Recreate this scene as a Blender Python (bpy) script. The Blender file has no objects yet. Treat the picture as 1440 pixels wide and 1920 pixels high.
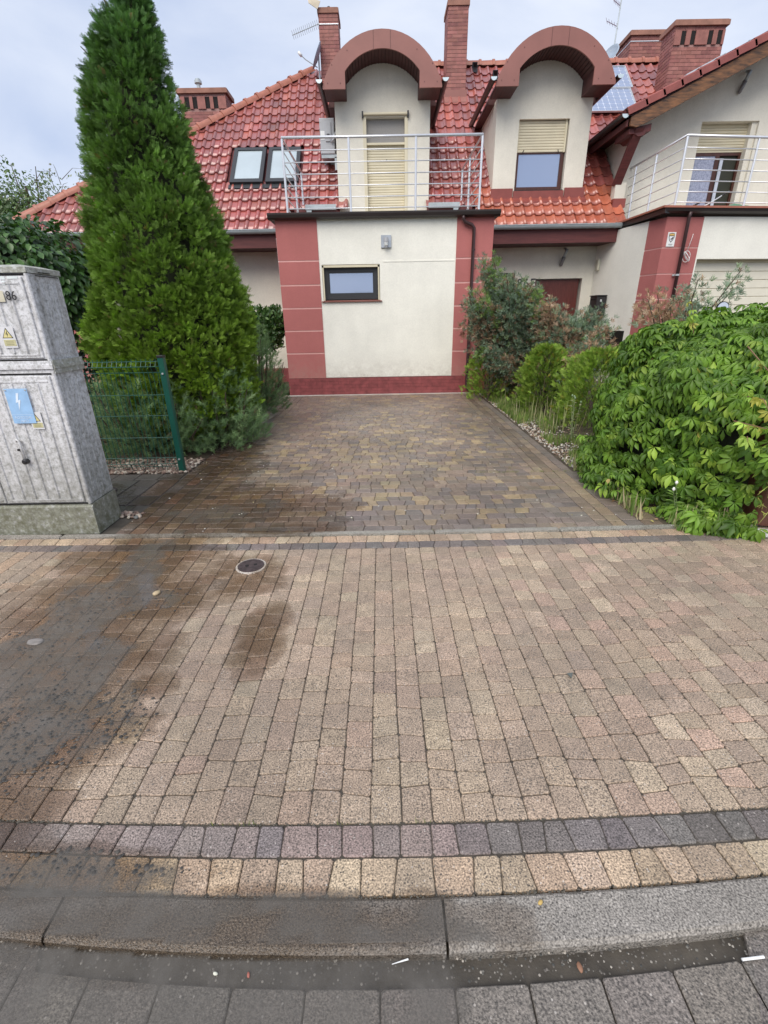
import bpy, math, random
import numpy as np
from mathutils import Vector, Matrix, noise
R = random.Random(7)
rng = np.random.default_rng(7)
PI = math.pi
scene = bpy.context.scene

# ------------------------------------------------------------------ camera
PITCH = math.radians(22.9); ROLL = math.radians(1.0); F = 872.0; CH = 1.6
cam_d = bpy.data.cameras.new('camera'); cam = bpy.data.objects.new('camera', cam_d)
scene.collection.objects.link(cam); scene.camera = cam
cam_d.sensor_fit = 'VERTICAL'; cam_d.sensor_height = 24.0; cam_d.lens = F/1920*24.0
cam_d.clip_start = 0.05; cam_d.clip_end = 900
_f = Vector((0, math.cos(PITCH), -math.sin(PITCH))); _u = Vector((0, math.sin(PITCH), math.cos(PITCH))); _r = Vector((1, 0, 0))
c_, s_ = math.cos(ROLL), math.sin(ROLL)
_r2 = _r*c_ - _u*s_; _u2 = _u*c_ + _r*s_
M = Matrix((( _r2.x, _u2.x, -_f.x, 0), (_r2.y, _u2.y, -_f.y, 0), (_r2.z, _u2.z, -_f.z, CH), (0, 0, 0, 1)))
cam.matrix_world = M

# ------------------------------------------------------------------ world, sun, exposure
SUN_EL, SUN_AZ = math.radians(48), math.radians(203)     # azimuth measured from +Y clockwise: behind the camera, a little left
world = bpy.data.worlds.new('World'); scene.world = world; world.use_nodes = True
nt = world.node_tree; nt.nodes.clear()
def wn(t, **k):
    n = nt.nodes.new(t)
    for a, b in k.items(): setattr(n, a, b)
    return n
out = wn('ShaderNodeOutputWorld'); bg1 = wn('ShaderNodeBackground'); bg2 = wn('ShaderNodeBackground'); mixs = wn('ShaderNodeMixShader')
sky = wn('ShaderNodeTexSky', sky_type='NISHITA', sun_disc=False, sun_elevation=SUN_EL, sun_rotation=SUN_AZ)
nt.links.new(sky.outputs[0], bg1.inputs[0]); bg1.inputs[1].default_value = 0.11
tc = wn('ShaderNodeTexCoord'); mp = wn('ShaderNodeMapping'); mp.inputs['Scale'].default_value = (1.0, 1.0, 2.4); mp.inputs['Location'].default_value = (0.3, 0.1, 0.4)
nt.links.new(tc.outputs['Generated'], mp.inputs[0])
n1 = wn('ShaderNodeTexNoise'); n1.inputs['Scale'].default_value = 2.3; n1.inputs['Detail'].default_value = 7; n1.inputs['Roughness'].default_value = 0.52; n1.inputs['Distortion'].default_value = 0.4
nt.links.new(mp.outputs[0], n1.inputs['Vector'])
cr = wn('ShaderNodeValToRGB'); cr.color_ramp.elements[0].position = 0.34; cr.color_ramp.elements[1].position = 0.68
cr.color_ramp.elements[0].color = (0.52, 0.61, 0.82, 1); cr.color_ramp.elements[1].color = (0.84, 0.89, 1.0, 1)
nt.links.new(n1.outputs[0], cr.inputs[0]); nt.links.new(cr.outputs[0], bg2.inputs[0]); bg2.inputs[1].default_value = 0.98
mixs.inputs[0].default_value = 0.86
nt.links.new(bg1.outputs[0], mixs.inputs[1]); nt.links.new(bg2.outputs[0], mixs.inputs[2]); nt.links.new(mixs.outputs[0], out.inputs[0])
sl = bpy.data.lights.new('sun', 'SUN'); sl.energy = 2.8; sl.angle = math.radians(50); sl.color = (1, 0.935, 0.84)
sun = bpy.data.objects.new('sun', sl); scene.collection.objects.link(sun)
sd = Vector((math.sin(SUN_AZ)*math.cos(SUN_EL), math.cos(SUN_AZ)*math.cos(SUN_EL), math.sin(SUN_EL)))
sun.rotation_euler = sd.to_track_quat('Z', 'Y').to_euler(); sun.location = sd*60
scene.view_settings.view_transform = 'Standard'; scene.view_settings.look = 'None'
scene.view_settings.exposure = 0.20; scene.view_settings.gamma = 1; scene.view_settings.use_curve_mapping = False

# ------------------------------------------------------------------ material helpers
def N(nt, t, **k):
    n = nt.nodes.new(t)
    for a, b in k.items(): setattr(n, a, b)
    return n
def new_mat(name):
    m = bpy.data.materials.new(name); m.use_nodes = True; t = m.node_tree; t.nodes.clear()
    o = N(t, 'ShaderNodeOutputMaterial'); b = N(t, 'ShaderNodeBsdfPrincipled'); t.links.new(b.outputs[0], o.inputs[0])
    return m, t, b, o
def noise_n(t, scale, detail=3, vec=None, rough=0.5, dist=0.0):
    n = N(t, 'ShaderNodeTexNoise'); n.inputs['Scale'].default_value = scale; n.inputs['Detail'].default_value = detail
    n.inputs['Roughness'].default_value = rough; n.inputs['Distortion'].default_value = dist
    if vec is None:
        g = N(t, 'ShaderNodeNewGeometry'); vec = g.outputs['Position']
    t.links.new(vec, n.inputs['Vector']); return n.outputs[0]
def ramp(t, fac, stops):
    r = N(t, 'ShaderNodeValToRGB'); e = r.color_ramp.elements
    while len(e) < len(stops): e.new(0.5)
    for i, (p, c) in enumerate(stops):
        e[i].position = p; e[i].color = (c, c, c, 1) if isinstance(c, (int, float)) else (*c, 1)
    t.links.new(fac, r.inputs[0]); return r.outputs[0]
def mixc(t, a, b, fac, mode='MIX'):
    m = N(t, 'ShaderNodeMix', data_type='RGBA', blend_type=mode)
    for s, v in ((0, fac), (6, a), (7, b)):
        if hasattr(v, 'links') or hasattr(v, 'is_linked'): t.links.new(v, m.inputs[s])
        elif s == 0: m.inputs[0].default_value = v
        else: m.inputs[s].default_value = (*v, 1) if isinstance(v, tuple) else (v, v, v, 1)
    return m.outputs[2]
def math_n(t, op, a, b=0.0, clamp=False):
    m = N(t, 'ShaderNodeMath', operation=op, use_clamp=clamp)
    for i, v in enumerate((a, b)):
        if hasattr(v, 'is_linked'): t.links.new(v, m.inputs[i])
        else: m.inputs[i].default_value = v
    return m.outputs[0]
def bump(t, b, h, strength, dist=0.002):
    n = N(t, 'ShaderNodeBump'); n.inputs['Strength'].default_value = strength; n.inputs['Distance'].default_value = dist
    t.links.new(h, n.inputs['Height']); t.links.new(n.outputs[0], b.inputs['Normal'])
def attr(t):
    a = N(t, 'ShaderNodeAttribute', attribute_name='Col'); return a.outputs[0]
def simple(name, col, rough=0.6, metal=0.0, var=0.12, vscale=6.0, bs=0.0, bscale=200, spec=0.5, bdist=0.002):
    m, t, b, o = new_mat(name)
    base = attr(t) if col is None else col
    if var:
        v = ramp(t, noise_n(t, vscale, 5), [(0.3, 1-var), (0.7, 1+var)])
        if col is not None:
            rgb = N(t, 'ShaderNodeRGB'); rgb.outputs[0].default_value = (*col, 1); base = rgb.outputs[0]
        base = mixc(t, base, v, 1.0, 'MULTIPLY')
        t.links.new(base, b.inputs['Base Color'])
    elif col is None: t.links.new(base, b.inputs['Base Color'])
    else: b.inputs['Base Color'].default_value = (*col, 1)
    b.inputs['Roughness'].default_value = rough; b.inputs['Metallic'].default_value = metal
    b.inputs['Specular IOR Level'].default_value = spec
    if bs: bump(t, b, noise_n(t, bscale, 3), bs, bdist)
    return m
def plaster(name, col, stain=0.1, grain=130):
    m, t, b, o = new_mat(name)
    rgb = N(t, 'ShaderNodeRGB'); rgb.outputs[0].default_value = (*col, 1)
    v = ramp(t, noise_n(t, 1.3, 6, rough=0.65), [(0.3, 1-stain), (0.65, 1.02)])
    v2 = ramp(t, noise_n(t, 42, 5, rough=0.8), [(0.3, 0.92), (0.7, 1.04)])
    # rain streaks running down
    g = N(t, 'ShaderNodeNewGeometry'); mp = N(t, 'ShaderNodeMapping'); mp.inputs['Scale'].default_value = (5, 5, 0.5)
    t.links.new(g.outputs['Position'], mp.inputs[0])
    v3 = ramp(t, noise_n(t, 1.0, 4, mp.outputs[0]), [(0.30, 1-stain*0.28), (0.6, 1.0)])
    c = mixc(t, mixc(t, mixc(t, rgb.outputs[0], v, 1, 'MULTIPLY'), v2, 1, 'MULTIPLY'), v3, 1, 'MULTIPLY')
    sx = N(t, 'ShaderNodeSeparateXYZ'); t.links.new(g.outputs['Position'], sx.inputs[0]); lz = N(t, 'ShaderNodeMapRange'); t.links.new(sx.outputs[2], lz.inputs[0]); lz.inputs[1].default_value = 0.85; lz.inputs[2].default_value = 0.32
    sp = math_n(t, 'MULTIPLY', lz.outputs[0], ramp(t, noise_n(t, 9, 6, rough=0.75), [(0.35, 0.0), (0.75, 0.55)])); c = mixc(t, c, (0.36, 0.31, 0.25), sp)
    t.links.new(c, b.inputs['Base Color']); b.inputs['Roughness'].default_value = 0.9; b.inputs['Specular IOR Level'].default_value = 0.2
    bump(t, b, noise_n(t, grain, 3), 1.0, 0.006)
    return m

WET = [(-1.75,3.0,.62,.50,1.1),(-1.72,2.45,.66,.52,1.2),(-1.70,1.95,.60,.45,1.2),(-1.45,1.48,.45,.36,1.1),(-1.45,1.15,.36,.28,.9),
       (-0.98,2.72,.36,.34,.9),(-0.68,2.12,.17,.42,.9),(-1.13,1.72,.17,.11,1.0),(-1.2,.90,.60,.11,1.2),(-0.55,.76,.95,.11,1.1),
       (-1.45,3.95,1.15,.62,1.2),(-.83,3.46,.5,.12,1.3),(-1.9,5.0,.55,1.6,.9),(-2.9,4.4,.5,.4,.5)]
FILM = [(-1.68,2.95,.22,.48,.8),(-1.70,2.4,.40,.50,1.0),(-1.66,1.85,.45,.38,1.15),(-1.42,1.45,.34,.30,.9),(-1.62,1.2,.34,.26,.9),(-1.2,.90,.52,.075,1.3),
        (-0.62,.775,.62,.055,.9),(-1.1,.79,.45,.10,1.2),(-.83,3.46,.34,.045,1.5),(-1.55,3.78,.75,.22,.8),(-1.0,4.0,.3,.2,.5)]
def wet_mask(t):
    g = N(t, 'ShaderNodeNewGeometry'); pos = g.outputs['Position']; acc = None
    for cx, cy, rx, ry, s in WET:
        a = N(t, 'ShaderNodeVectorMath', operation='SUBTRACT'); t.links.new(pos, a.inputs[0]); a.inputs[1].default_value = (cx, cy, 0)
        b = N(t, 'ShaderNodeVectorMath', operation='MULTIPLY'); t.links.new(a.outputs[0], b.inputs[0]); b.inputs[1].default_value = (1/rx, 1/ry, 0)
        d = N(t, 'ShaderNodeVectorMath', operation='DOT_PRODUCT'); t.links.new(b.outputs[0], d.inputs[0]); t.links.new(b.outputs[0], d.inputs[1])
        v = math_n(t, 'SUBTRACT', s, d.outputs['Value'])
        acc = v if acc is None else math_n(t, 'MAXIMUM', acc, v)
    n = noise_n(t, 3.4, 8, rough=0.68)
    v = math_n(t, 'ADD', acc, math_n(t, 'MULTIPLY', math_n(t, 'SUBTRACT', n, 0.5), 2.6))
    return ramp(t, v, [(-0.0, 0.0), (0.16, 0.45), (0.85, 1.0)])
def stone_mat(name, rough=0.62, speck=1.0, wet=True, damp=0.0, sc=1.0):
    m, t, b, o = new_mat(name)
    a = attr(t)
    big = ramp(t, noise_n(t, 14, 5, rough=0.6), [(0.28, 0.80), (0.72, 1.14)])
    c = mixc(t, a, big, 1.0, 'MULTIPLY')
    f1 = ramp(t, noise_n(t, 175*sc, 2), [(0.30, 1-0.72*speck), (0.5, 1.0), (0.70, 1+0.70*speck)])
    c = mixc(t, c, f1, 1.0, 'MULTIPLY')
    vo = N(t, 'ShaderNodeTexVoronoi'); vo.inputs['Scale'].default_value = 85*sc
    g = N(t, 'ShaderNodeNewGeometry'); t.links.new(g.outputs['Position'], vo.inputs['Vector'])
    dots = ramp(t, vo.outputs['Distance'], [(0.20, 1.0), (0.30, 0.0)])
    sel = N(t, 'ShaderNodeSeparateColor'); t.links.new(vo.outputs['Color'], sel.inputs[0])
    white = math_n(t, 'MULTIPLY', dots, math_n(t, 'GREATER_THAN', sel.outputs[0], 0.86))
    black = math_n(t, 'MULTIPLY', dots, math_n(t, 'GREATER_THAN', sel.outputs[1], 0.60))
    c = mixc(t, c, (0.62, 0.57, 0.52), math_n(t, 'MULTIPLY', white, 0.6*speck))
    c = mixc(t, c, (0.05, 0.045, 0.04), math_n(t, 'MULTIPLY', black, 0.85*speck))
    # grime and moss in broad drifts
    gr = ramp(t, noise_n(t, 1.7, 6, rough=0.6), [(0.36, 0.0), (0.70, 0.42)])
    c = mixc(t, c, (0.13, 0.115, 0.095), gr)
    h = noise_n(t, 210*sc, 3)
    if wet:
        w = wet_mask(t)
        c = mixc(t, c, mixc(t, c, (0.42, 0.34, 0.26), 1.0, 'MULTIPLY'), w)
        rr = math_n(t, 'SUBTRACT', rough, math_n(t, 'MULTIPLY', w, rough-0.10))
        t.links.new(rr, b.inputs['Roughness'])
    else: b.inputs['Roughness'].default_value = rough
    if damp:
        dm = ramp(t, noise_n(t, 0.9, 5), [(0.35, 0.55), (0.65, 1.0)])
        c = mixc(t, c, dm, damp, 'MULTIPLY')
    t.links.new(c, b.inputs['Base Color'])
    bump(t, b, h, 0.9, 0.004)
    return m
def foliage_mat(name, trans=0.25, rough=0.45, var=0.25, spec=0.4):
    m, t, b, o = new_mat(name)
    a = attr(t); v = ramp(t, noise_n(t, 5.0, 3), [(0.3, 1-var), (0.7, 1+var)])
    oi = N(t, 'ShaderNodeObjectInfo'); rv = ramp(t, oi.outputs['Random'], [(0.0, 0.85), (1.0, 1.15)])
    c = mixc(t, mixc(t, a, v, 1, 'MULTIPLY'), rv, 1, 'MULTIPLY')
    t.links.new(c, b.inputs['Base Color']); b.inputs['Roughness'].default_value = rough; b.inputs['Specular IOR Level'].default_value = spec
    tr = N(t, 'ShaderNodeBsdfTranslucent'); t.links.new(mixc(t, c, (1.3, 1.5, 0.7), 1, 'MULTIPLY'), tr.inputs[0])
    mx = N(t, 'ShaderNodeMixShader'); mx.inputs[0].default_value = trans
    t.links.new(b.outputs[0], mx.inputs[1]); t.links.new(tr.outputs[0], mx.inputs[2]); t.links.new(mx.outputs[0], o.inputs[0])
    return m

MT = {}
MT['paver'] = stone_mat('paver_stone', 0.60, 1.0)
MT['drive'] = stone_mat('driveway_stone', 0.36, 0.8, damp=0.7)
MT['kerb'] = stone_mat('kerb_concrete', 0.55, 1.0)
MT['sett'] = stone_mat('road_sett', 0.34, 1.0)
MT['bed'] = simple('joint_sand', (0.065, 0.056, 0.045), 0.9, var=0.4, vscale=9, bs=0.8, bscale=140)
MT['soil'] = simple('soil', (0.075, 0.058, 0.038), 0.95, var=0.4, vscale=4, bs=1, bscale=30, bdist=0.02)
MT['cream'] = plaster('cream_plaster', (0.90, 0.885, 0.80), 0.09)
MT['cream_shaded'] = plaster('shaded_cream_plaster', (0.80, 0.765, 0.665), 0.13)  # cream plaster again, beige shading of the upper walls put into its colour
MT['redpl'] = plaster('red_plaster', (0.47, 0.165, 0.155), 0.12)
MT['redgroove'] = plaster('light_red_joint', (0.72, 0.42, 0.39), 0.05)
MT['clinker'] = simple(None or 'clinker_brick', (0.25, 0.060, 0.062), 0.55, var=0.25, vscale=8, bs=0.3)
MT['mortar'] = simple('mortar', (0.35, 0.24, 0.22), 0.9, var=0.15)
MT['chim'] = simple('chimney_brick', None, 0.75, var=0.18, vscale=9, bs=0.5, bscale=90)
MT['chimmort'] = simple('chimney_mortar', (0.34, 0.20, 0.18), 0.9, var=0.2)
MT['chimcap'] = simple('chimney_cap', (0.30, 0.15, 0.11), 0.85, var=0.25, vscale=5)
MT['fascia'] = simple('terracotta_metal_fascia', (0.28, 0.115, 0.095), 0.5, var=0.08, vscale=3)
def wood(name, c1, c2, sc=(1, 1, 1), rough=0.6):
    m, t, b, o = new_mat(name)
    g = N(t, 'ShaderNodeNewGeometry'); mp = N(t, 'ShaderNodeMapping'); mp.inputs['Scale'].default_value = sc; t.links.new(g.outputs['Position'], mp.inputs[0])
    f = noise_n(t, 1.0, 6, mp.outputs[0], 0.6)
    t.links.new(ramp(t, f, [(0.35, c1), (0.65, c2)]), b.inputs['Base Color']); b.inputs['Roughness'].default_value = rough
    bump(t, b, f, 0.3, 0.004); return m
MT['soffit'] = wood('dark_red_soffit_wood', (0.050, 0.014, 0.014), (0.095, 0.026, 0.024), (40, 3, 3))
MT['fasciawood'] = wood('red_brown_fascia_wood', (0.085, 0.020, 0.020), (0.13, 0.032, 0.030), (3, 30, 30))
MT['oldwood'] = wood('weathered_rafter_wood', (0.05, 0.030, 0.022), (0.24, 0.11, 0.05), (4, 18, 22), 0.75)
MT['door'] = wood('mahogany_door', (0.10, 0.024, 0.018), (0.14, 0.034, 0.026), (30, 30, 3), 0.4)
MT['brownframe'] = wood('brown_window_frame', (0.055, 0.018, 0.012), (0.085, 0.028, 0.018), (20, 20, 3), 0.4)
MT['zinc'] = simple('zinc_gutter', (0.42, 0.47, 0.49), 0.42, 0.2, var=0.15, vscale=3)
MT['zinclight'] = simple('zinc_end_cap', (0.62, 0.72, 0.74), 0.35, 0.5, var=0.05)
MT['darkgutter'] = simple('dark_brown_metal', (0.030, 0.022, 0.020), 0.35, 0.2, var=0.15, vscale=3)
MT['pipebrown'] = simple('brown_downpipe', (0.050, 0.024, 0.024), 0.4, 0.1, var=0.1)
MT['steel'] = simple('stainless_steel', (0.74, 0.75, 0.77), 0.30, 0.55, var=0.05)
MT['anth'] = simple('anthracite_frame', (0.030, 0.032, 0.036), 0.45, var=0.05)
MT['glass'] = simple('window_glass', (0.035, 0.045, 0.07), 0.04, 0.0, var=0, spec=1.0)
MT['glass'].node_tree.nodes['Principled BSDF'].inputs['Coat Weight'].default_value = 0.6
MT['glass'].node_tree.nodes['Principled BSDF'].inputs['Metallic'].default_value = 0.45
MT['glass'].node_tree.nodes['Principled BSDF'].inputs['Base Color'].default_value = (0.33, 0.40, 0.55, 1)
MT['blindglass'] = simple('skylight_glass', (0.46, 0.53, 0.56), 0.08, 0.15, var=0.06, vscale=2)
MT['shutter'] = simple('cream_shutter', (0.66, 0.60, 0.44), 0.5, var=0.06, vscale=3)
MT['white'] = simple('white_plastic', (0.78, 0.79, 0.78), 0.4, var=0.04)
MT['grey'] = simple('grey_plastic', (0.42, 0.43, 0.45), 0.45, var=0.06)
MT['black'] = simple('black_metal', (0.020, 0.018, 0.020), 0.4, var=0.1)
MT['hole'] = simple('dark_opening', (0.012, 0.010, 0.010), 0.9, var=0)
MT['pvframe'] = simple('aluminium_frame', (0.65, 0.67, 0.68), 0.35, 0.6, var=0.04)
MT['pvcell'] = simple('solar_cell', (0.30, 0.36, 0.50), 0.12, 0.25, var=0.05, spec=0.8)
MT['pvblack'] = simple('black_solar_edge', (0.012, 0.012, 0.015), 0.35, var=0.1)
MT['green'] = simple('green_powder_coat', (0.010, 0.085, 0.060), 0.35, var=0.1)
MT['wood_bark'] = simple('bark', (0.09, 0.065, 0.045), 0.9, var=0.35, vscale=20, bs=0.8, bscale=40, bdist=0.01)
MT['iron'] = simple('cast_iron', (0.10, 0.075, 0.075), 0.5, 0.5, var=0.3, vscale=30, bs=0.6, bscale=120)
MT['brownbox'] = simple('brown_painted_metal', (0.125, 0.050, 0.032), 0.45, var=0.12, vscale=4, bs=0.1)
MT['attr'] = simple('painted_detail', None, 0.5, var=0.1, vscale=20)
MT['pebble'] = simple('pebble_stone', None, 0.6, var=0.2, vscale=60, bs=0.4)
MT['thuja'] = foliage_mat('thuja_foliage', 0.22, 0.55, 0.30, 0.3)
MT['pine'] = foliage_mat('pine_needles', 0.18, 0.5, 0.25, 0.3)
MT['juniper'] = foliage_mat('juniper_foliage', 0.15, 0.6, 0.25, 0.25)
MT['leaf'] = foliage_mat('broad_leaf', 0.25, 0.45, 0.30, 0.35)
MT['hedge'] = foliage_mat('hedge_leaf', 0.2, 0.35, 0.25, 0.5)
MT['grass'] = foliage_mat('grass_blade', 0.3, 0.6, 0.3, 0.3)
# glazed roof tile
m, t, b, o = new_mat('glazed_roof_tile')
oi = N(t, 'ShaderNodeObjectInfo'); a = attr(t)
v = ramp(t, noise_n(t, 2.6, 4), [(0.3, 0.78), (0.7, 1.2)])
fl = ramp(t, noise_n(t, 45, 4, rough=0.7), [(0.3, 0.85), (0.7, 1.1)])
t.links.new(mixc(t, mixc(t, a, v, 1, 'MULTIPLY'), fl, 1, 'MULTIPLY'), b.inputs['Base Color']); t.links.new(ramp(t, noise_n(t, 6.5, 6, rough=.75), [(.32, .22), (.66, .52)]), b.inputs['Roughness']); b.inputs['IOR'].default_value = 1.75
b.inputs['Coat Weight'].default_value = 0.45; b.inputs['Coat Roughness'].default_value = 0.26; b.inputs['Coat IOR'].default_value = 1.7
bump(t, b, noise_n(t, 30, 3), 0.12, 0.004); MT['tile'] = m
# weathered cabinet: pale fibreglass with lichen, algae low down and at the joints
def cabinet_mat(name, base, algae, lich):
    m, t, b, o = new_mat(name)
    c = mixc(t, base, (0.22, 0.22, 0.20), ramp(t, noise_n(t, 38, 6, rough=0.75), [(0.44, 0.0), (0.64, lich)]))
    c = mixc(t, c, (0.82, 0.84, 0.86), ramp(t, noise_n(t, 30, 6, rough=0.75), [(0.50, 0.0), (0.70, 0.75)]))
    c = mixc(t, c, (0.16, 0.155, 0.14), ramp(t, noise_n(t, 120, 3, rough=0.7), [(0.60, 0.0), (0.70, 0.6)]))
    g = N(t, 'ShaderNodeNewGeometry'); sx = N(t, 'ShaderNodeSeparateXYZ'); t.links.new(g.outputs['Position'], sx.inputs[0])
    lowz = N(t, 'ShaderNodeMapRange'); t.links.new(sx.outputs[2], lowz.inputs[0]); lowz.inputs[1].default_value = 0.95; lowz.inputs[2].default_value = 0.12
    f = math_n(t, 'MULTIPLY', lowz.outputs[0], ramp(t, noise_n(t, 16, 6, rough=0.75), [(0.32, 0.15), (0.62, 1.0)]))
    mp = N(t, 'ShaderNodeMapping'); mp.inputs['Scale'].default_value = (14, 14, 1.2); t.links.new(g.outputs['Position'], mp.inputs[0])
    st = ramp(t, noise_n(t, 1.0, 5, mp.outputs[0], 0.65), [(0.50, 0.0), (0.72, 0.48)])
    c = mixc(t, c, (0.20, 0.19, 0.17), st)
    c = mixc(t, c, algae, math_n(t, 'MULTIPLY', f, 0.85))
    t.links.new(c, b.inputs['Base Color']); b.inputs['Roughness'].default_value = 0.6
    bump(t, b, noise_n(t, 60, 4), 0.25, 0.003); return m
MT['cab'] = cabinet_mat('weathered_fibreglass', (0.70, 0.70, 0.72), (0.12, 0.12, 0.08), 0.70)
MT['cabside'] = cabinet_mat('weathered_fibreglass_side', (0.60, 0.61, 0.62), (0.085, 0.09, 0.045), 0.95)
MT['plinth'] = cabinet_mat('mossy_concrete', (0.36, 0.37, 0.31), (0.085, 0.085, 0.04), 1.0)
# water film: muddy shallow water, alpha by depth
m, t, b, o = new_mat('shallow_water')
b.inputs['Base Color'].default_value = (0.155, 0.142, 0.125, 1); b.inputs['Roughness'].default_value = 0.07; b.inputs['IOR'].default_value = 1.42
a = N(t, 'ShaderNodeAttribute', attribute_name='depth')
mp = noise_n(t, 9, 6, rough=0.65)
al = math_n(t, 'MULTIPLY', a.outputs['Fac'], math_n(t, 'ADD', math_n(t, 'MULTIPLY', mp, 1.7), -0.12), True)
t.links.new(al, b.inputs['Alpha']); bump(t, b, noise_n(t, 24, 2), 0.10, 0.003); MT['water'] = m

# ------------------------------------------------------------------ object helpers
COL = scene.collection
def tag(o, label=None, cat=None, group=None, kind=None):
    if label: o['label'] = label
    if cat: o['category'] = cat
    if group: o['group'] = group
    if kind: o['kind'] = kind
    return o
def wm(o):
    return o.matrix_basis.copy() if o.parent is None else wm(o.parent) @ o.matrix_parent_inverse @ o.matrix_basis
def setparent(o, p):
    if p is not None:
        o.parent = p; o.matrix_parent_inverse = wm(p).inverted()
    return o
def empty(name, loc=(0, 0, 0), label=None, cat=None, group=None, kind=None):
    o = bpy.data.objects.new(name, None); o.location = loc; o.empty_display_size = 0.2; COL.objects.link(o)
    return tag(o, label, cat, group, kind)
def link_mesh(name, me, mat, parent=None):
    if mat is not None and not me.materials: me.materials.append(MT[mat] if isinstance(mat, str) else mat)
    o = bpy.data.objects.new(name, me); COL.objects.link(o); return setparent(o, parent)
class MB:
    def __init__(s): s.v = []; s.f = []; s.c = []; s.cur = (1, 1, 1)
    def add(s, vs, fs):
        n = len(s.v); s.v += [tuple(p) for p in vs]; s.f += [tuple(i+n for i in f) for f in fs]; s.c += [s.cur]*len(vs); return s
    def box(s, x0, x1, y0, y1, z0, z1):
        return s.add([(x0,y0,z0),(x1,y0,z0),(x1,y1,z0),(x0,y1,z0),(x0,y0,z1),(x1,y0,z1),(x1,y1,z1),(x0,y1,z1)],
                     [(0,3,2,1),(4,5,6,7),(0,1,5,4),(1,2,6,5),(2,3,7,6),(3,0,4,7)])
    def bbox(s, x0, x1, y0, y1, z0, z1, b=0.004):
        # box with chamfered front (-y) edges
        return s.add([(x0,y0+b,z0),(x1,y0+b,z0),(x1,y1,z0),(x0,y1,z0),(x0,y0+b,z1),(x1,y0+b,z1),(x1,y1,z1),(x0,y1,z1),
                      (x0+b,y0,z0+b),(x1-b,y0,z0+b),(x1-b,y0,z1-b),(x0+b,y0,z1-b)],
                     [(0,3,2,1),(4,5,6,7),(8,9,10,11),(0,1,9,8),(1,5,10,9),(5,4,11,10),(4,0,8,11),(1,2,6,5),(2,3,7,6),(3,0,4,7)])
    def prism_y(s, poly, y0, y1):   # poly in (x,z), counter-clockwise seen from -y
        n = len(poly)
        vs = [(x, y0, z) for x, z in poly]+[(x, y1, z) for x, z in poly]
        return s.add(vs, [tuple(range(n)), tuple(range(2*n-1, n-1, -1))]+[(i, i+n, (i+1) % n+n, (i+1) % n) for i in range(n)])
    def prism_x(s, poly, x0, x1):   # poly in (y,z)
        n = len(poly); vs = [(x0, y, z) for y, z in poly]+[(x1, y, z) for y, z in poly]
        return s.add(vs, [tuple(range(n-1, -1, -1)), tuple(range(n, 2*n))]+[(i, (i+1) % n, (i+1) % n+n, i+n) for i in range(n)])
    def prism_z(s, poly, z0, z1):
        n = len(poly); vs = [(x, y, z0) for x, y in poly]+[(x, y, z1) for x, y in poly]
        return s.add(vs, [tuple(range(n-1, -1, -1)), tuple(range(n, 2*n))]+[(i, (i+1) % n, (i+1) % n+n, i+n) for i in range(n)])
    def tube(s, pts, r, n=8, cap=True):
        pts = [Vector(p) for p in pts]; rr = r if isinstance(r, (list, tuple)) else [r]*len(pts)
        base = len(s.v); vs = []; fs = []
        ref = None
        for i, p in enumerate(pts):
            d = (pts[min(i+1, len(pts)-1)]-pts[max(i-1, 0)]).normalized()
            if ref is None:
                ref = d.orthogonal().normalized()
            ref = (ref-d*ref.dot(d)).normalized(); b = d.cross(ref)
            for k in range(n):
                a = 2*PI*k/n; vs.append(p+(ref*math.cos(a)+b*math.sin(a))*rr[i])
        for i in range(len(pts)-1):
            for k in range(n):
                fs.append((i*n+k, i*n+(k+1) % n, (i+1)*n+(k+1) % n, (i+1)*n+k))
        if cap: fs += [tuple(range(n-1, -1, -1)), tuple(range((len(pts)-1)*n, len(pts)*n))]
        return s.add(vs, fs)
    def disc(s, c, r, h, n=24, axis='z'):
        c = Vector(c); vs = []
        for k in range(n):
            a = 2*PI*k/n
            d = {'z': Vector((math.cos(a), math.sin(a), 0)), 'y': Vector((math.cos(a), 0, math.sin(a))), 'x': Vector((0, math.cos(a), math.sin(a)))}[axis]
            vs.append(c+d*r)
        off = {'z': Vector((0, 0, h)), 'y': Vector((0, -h, 0)), 'x': Vector((h, 0, 0))}[axis]
        vs += [v+off for v in vs]
        return s.add(vs, [tuple(range(n-1, -1, -1)), tuple(range(n, 2*n))]+[(i, (i+1) % n, (i+1) % n+n, i+n) for i in range(n)])
    def build(s, name, mat, parent=None, smooth=False, xf=None, auto=None):
        me = bpy.data.meshes.new(name)
        vs = s.v if xf is None else [tuple(xf(Vector(v))) for v in s.v]
        me.from_pydata(vs, [], s.f)
        a = me.color_attributes.new('Col', 'FLOAT_COLOR', 'POINT')
        a.data.foreach_set('color', np.array([(*c, 1) for c in s.c], dtype=np.float32).ravel())
        me.validate()
        if smooth: me.polygons.foreach_set('use_smooth', [True]*len(me.polygons))
        me.update()
        o = link_mesh(name, me, mat, parent)
        if auto:
            try: me.set_sharp_from_angle(angle=math.radians(auto))
            except Exception: pass
        return o
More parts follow.
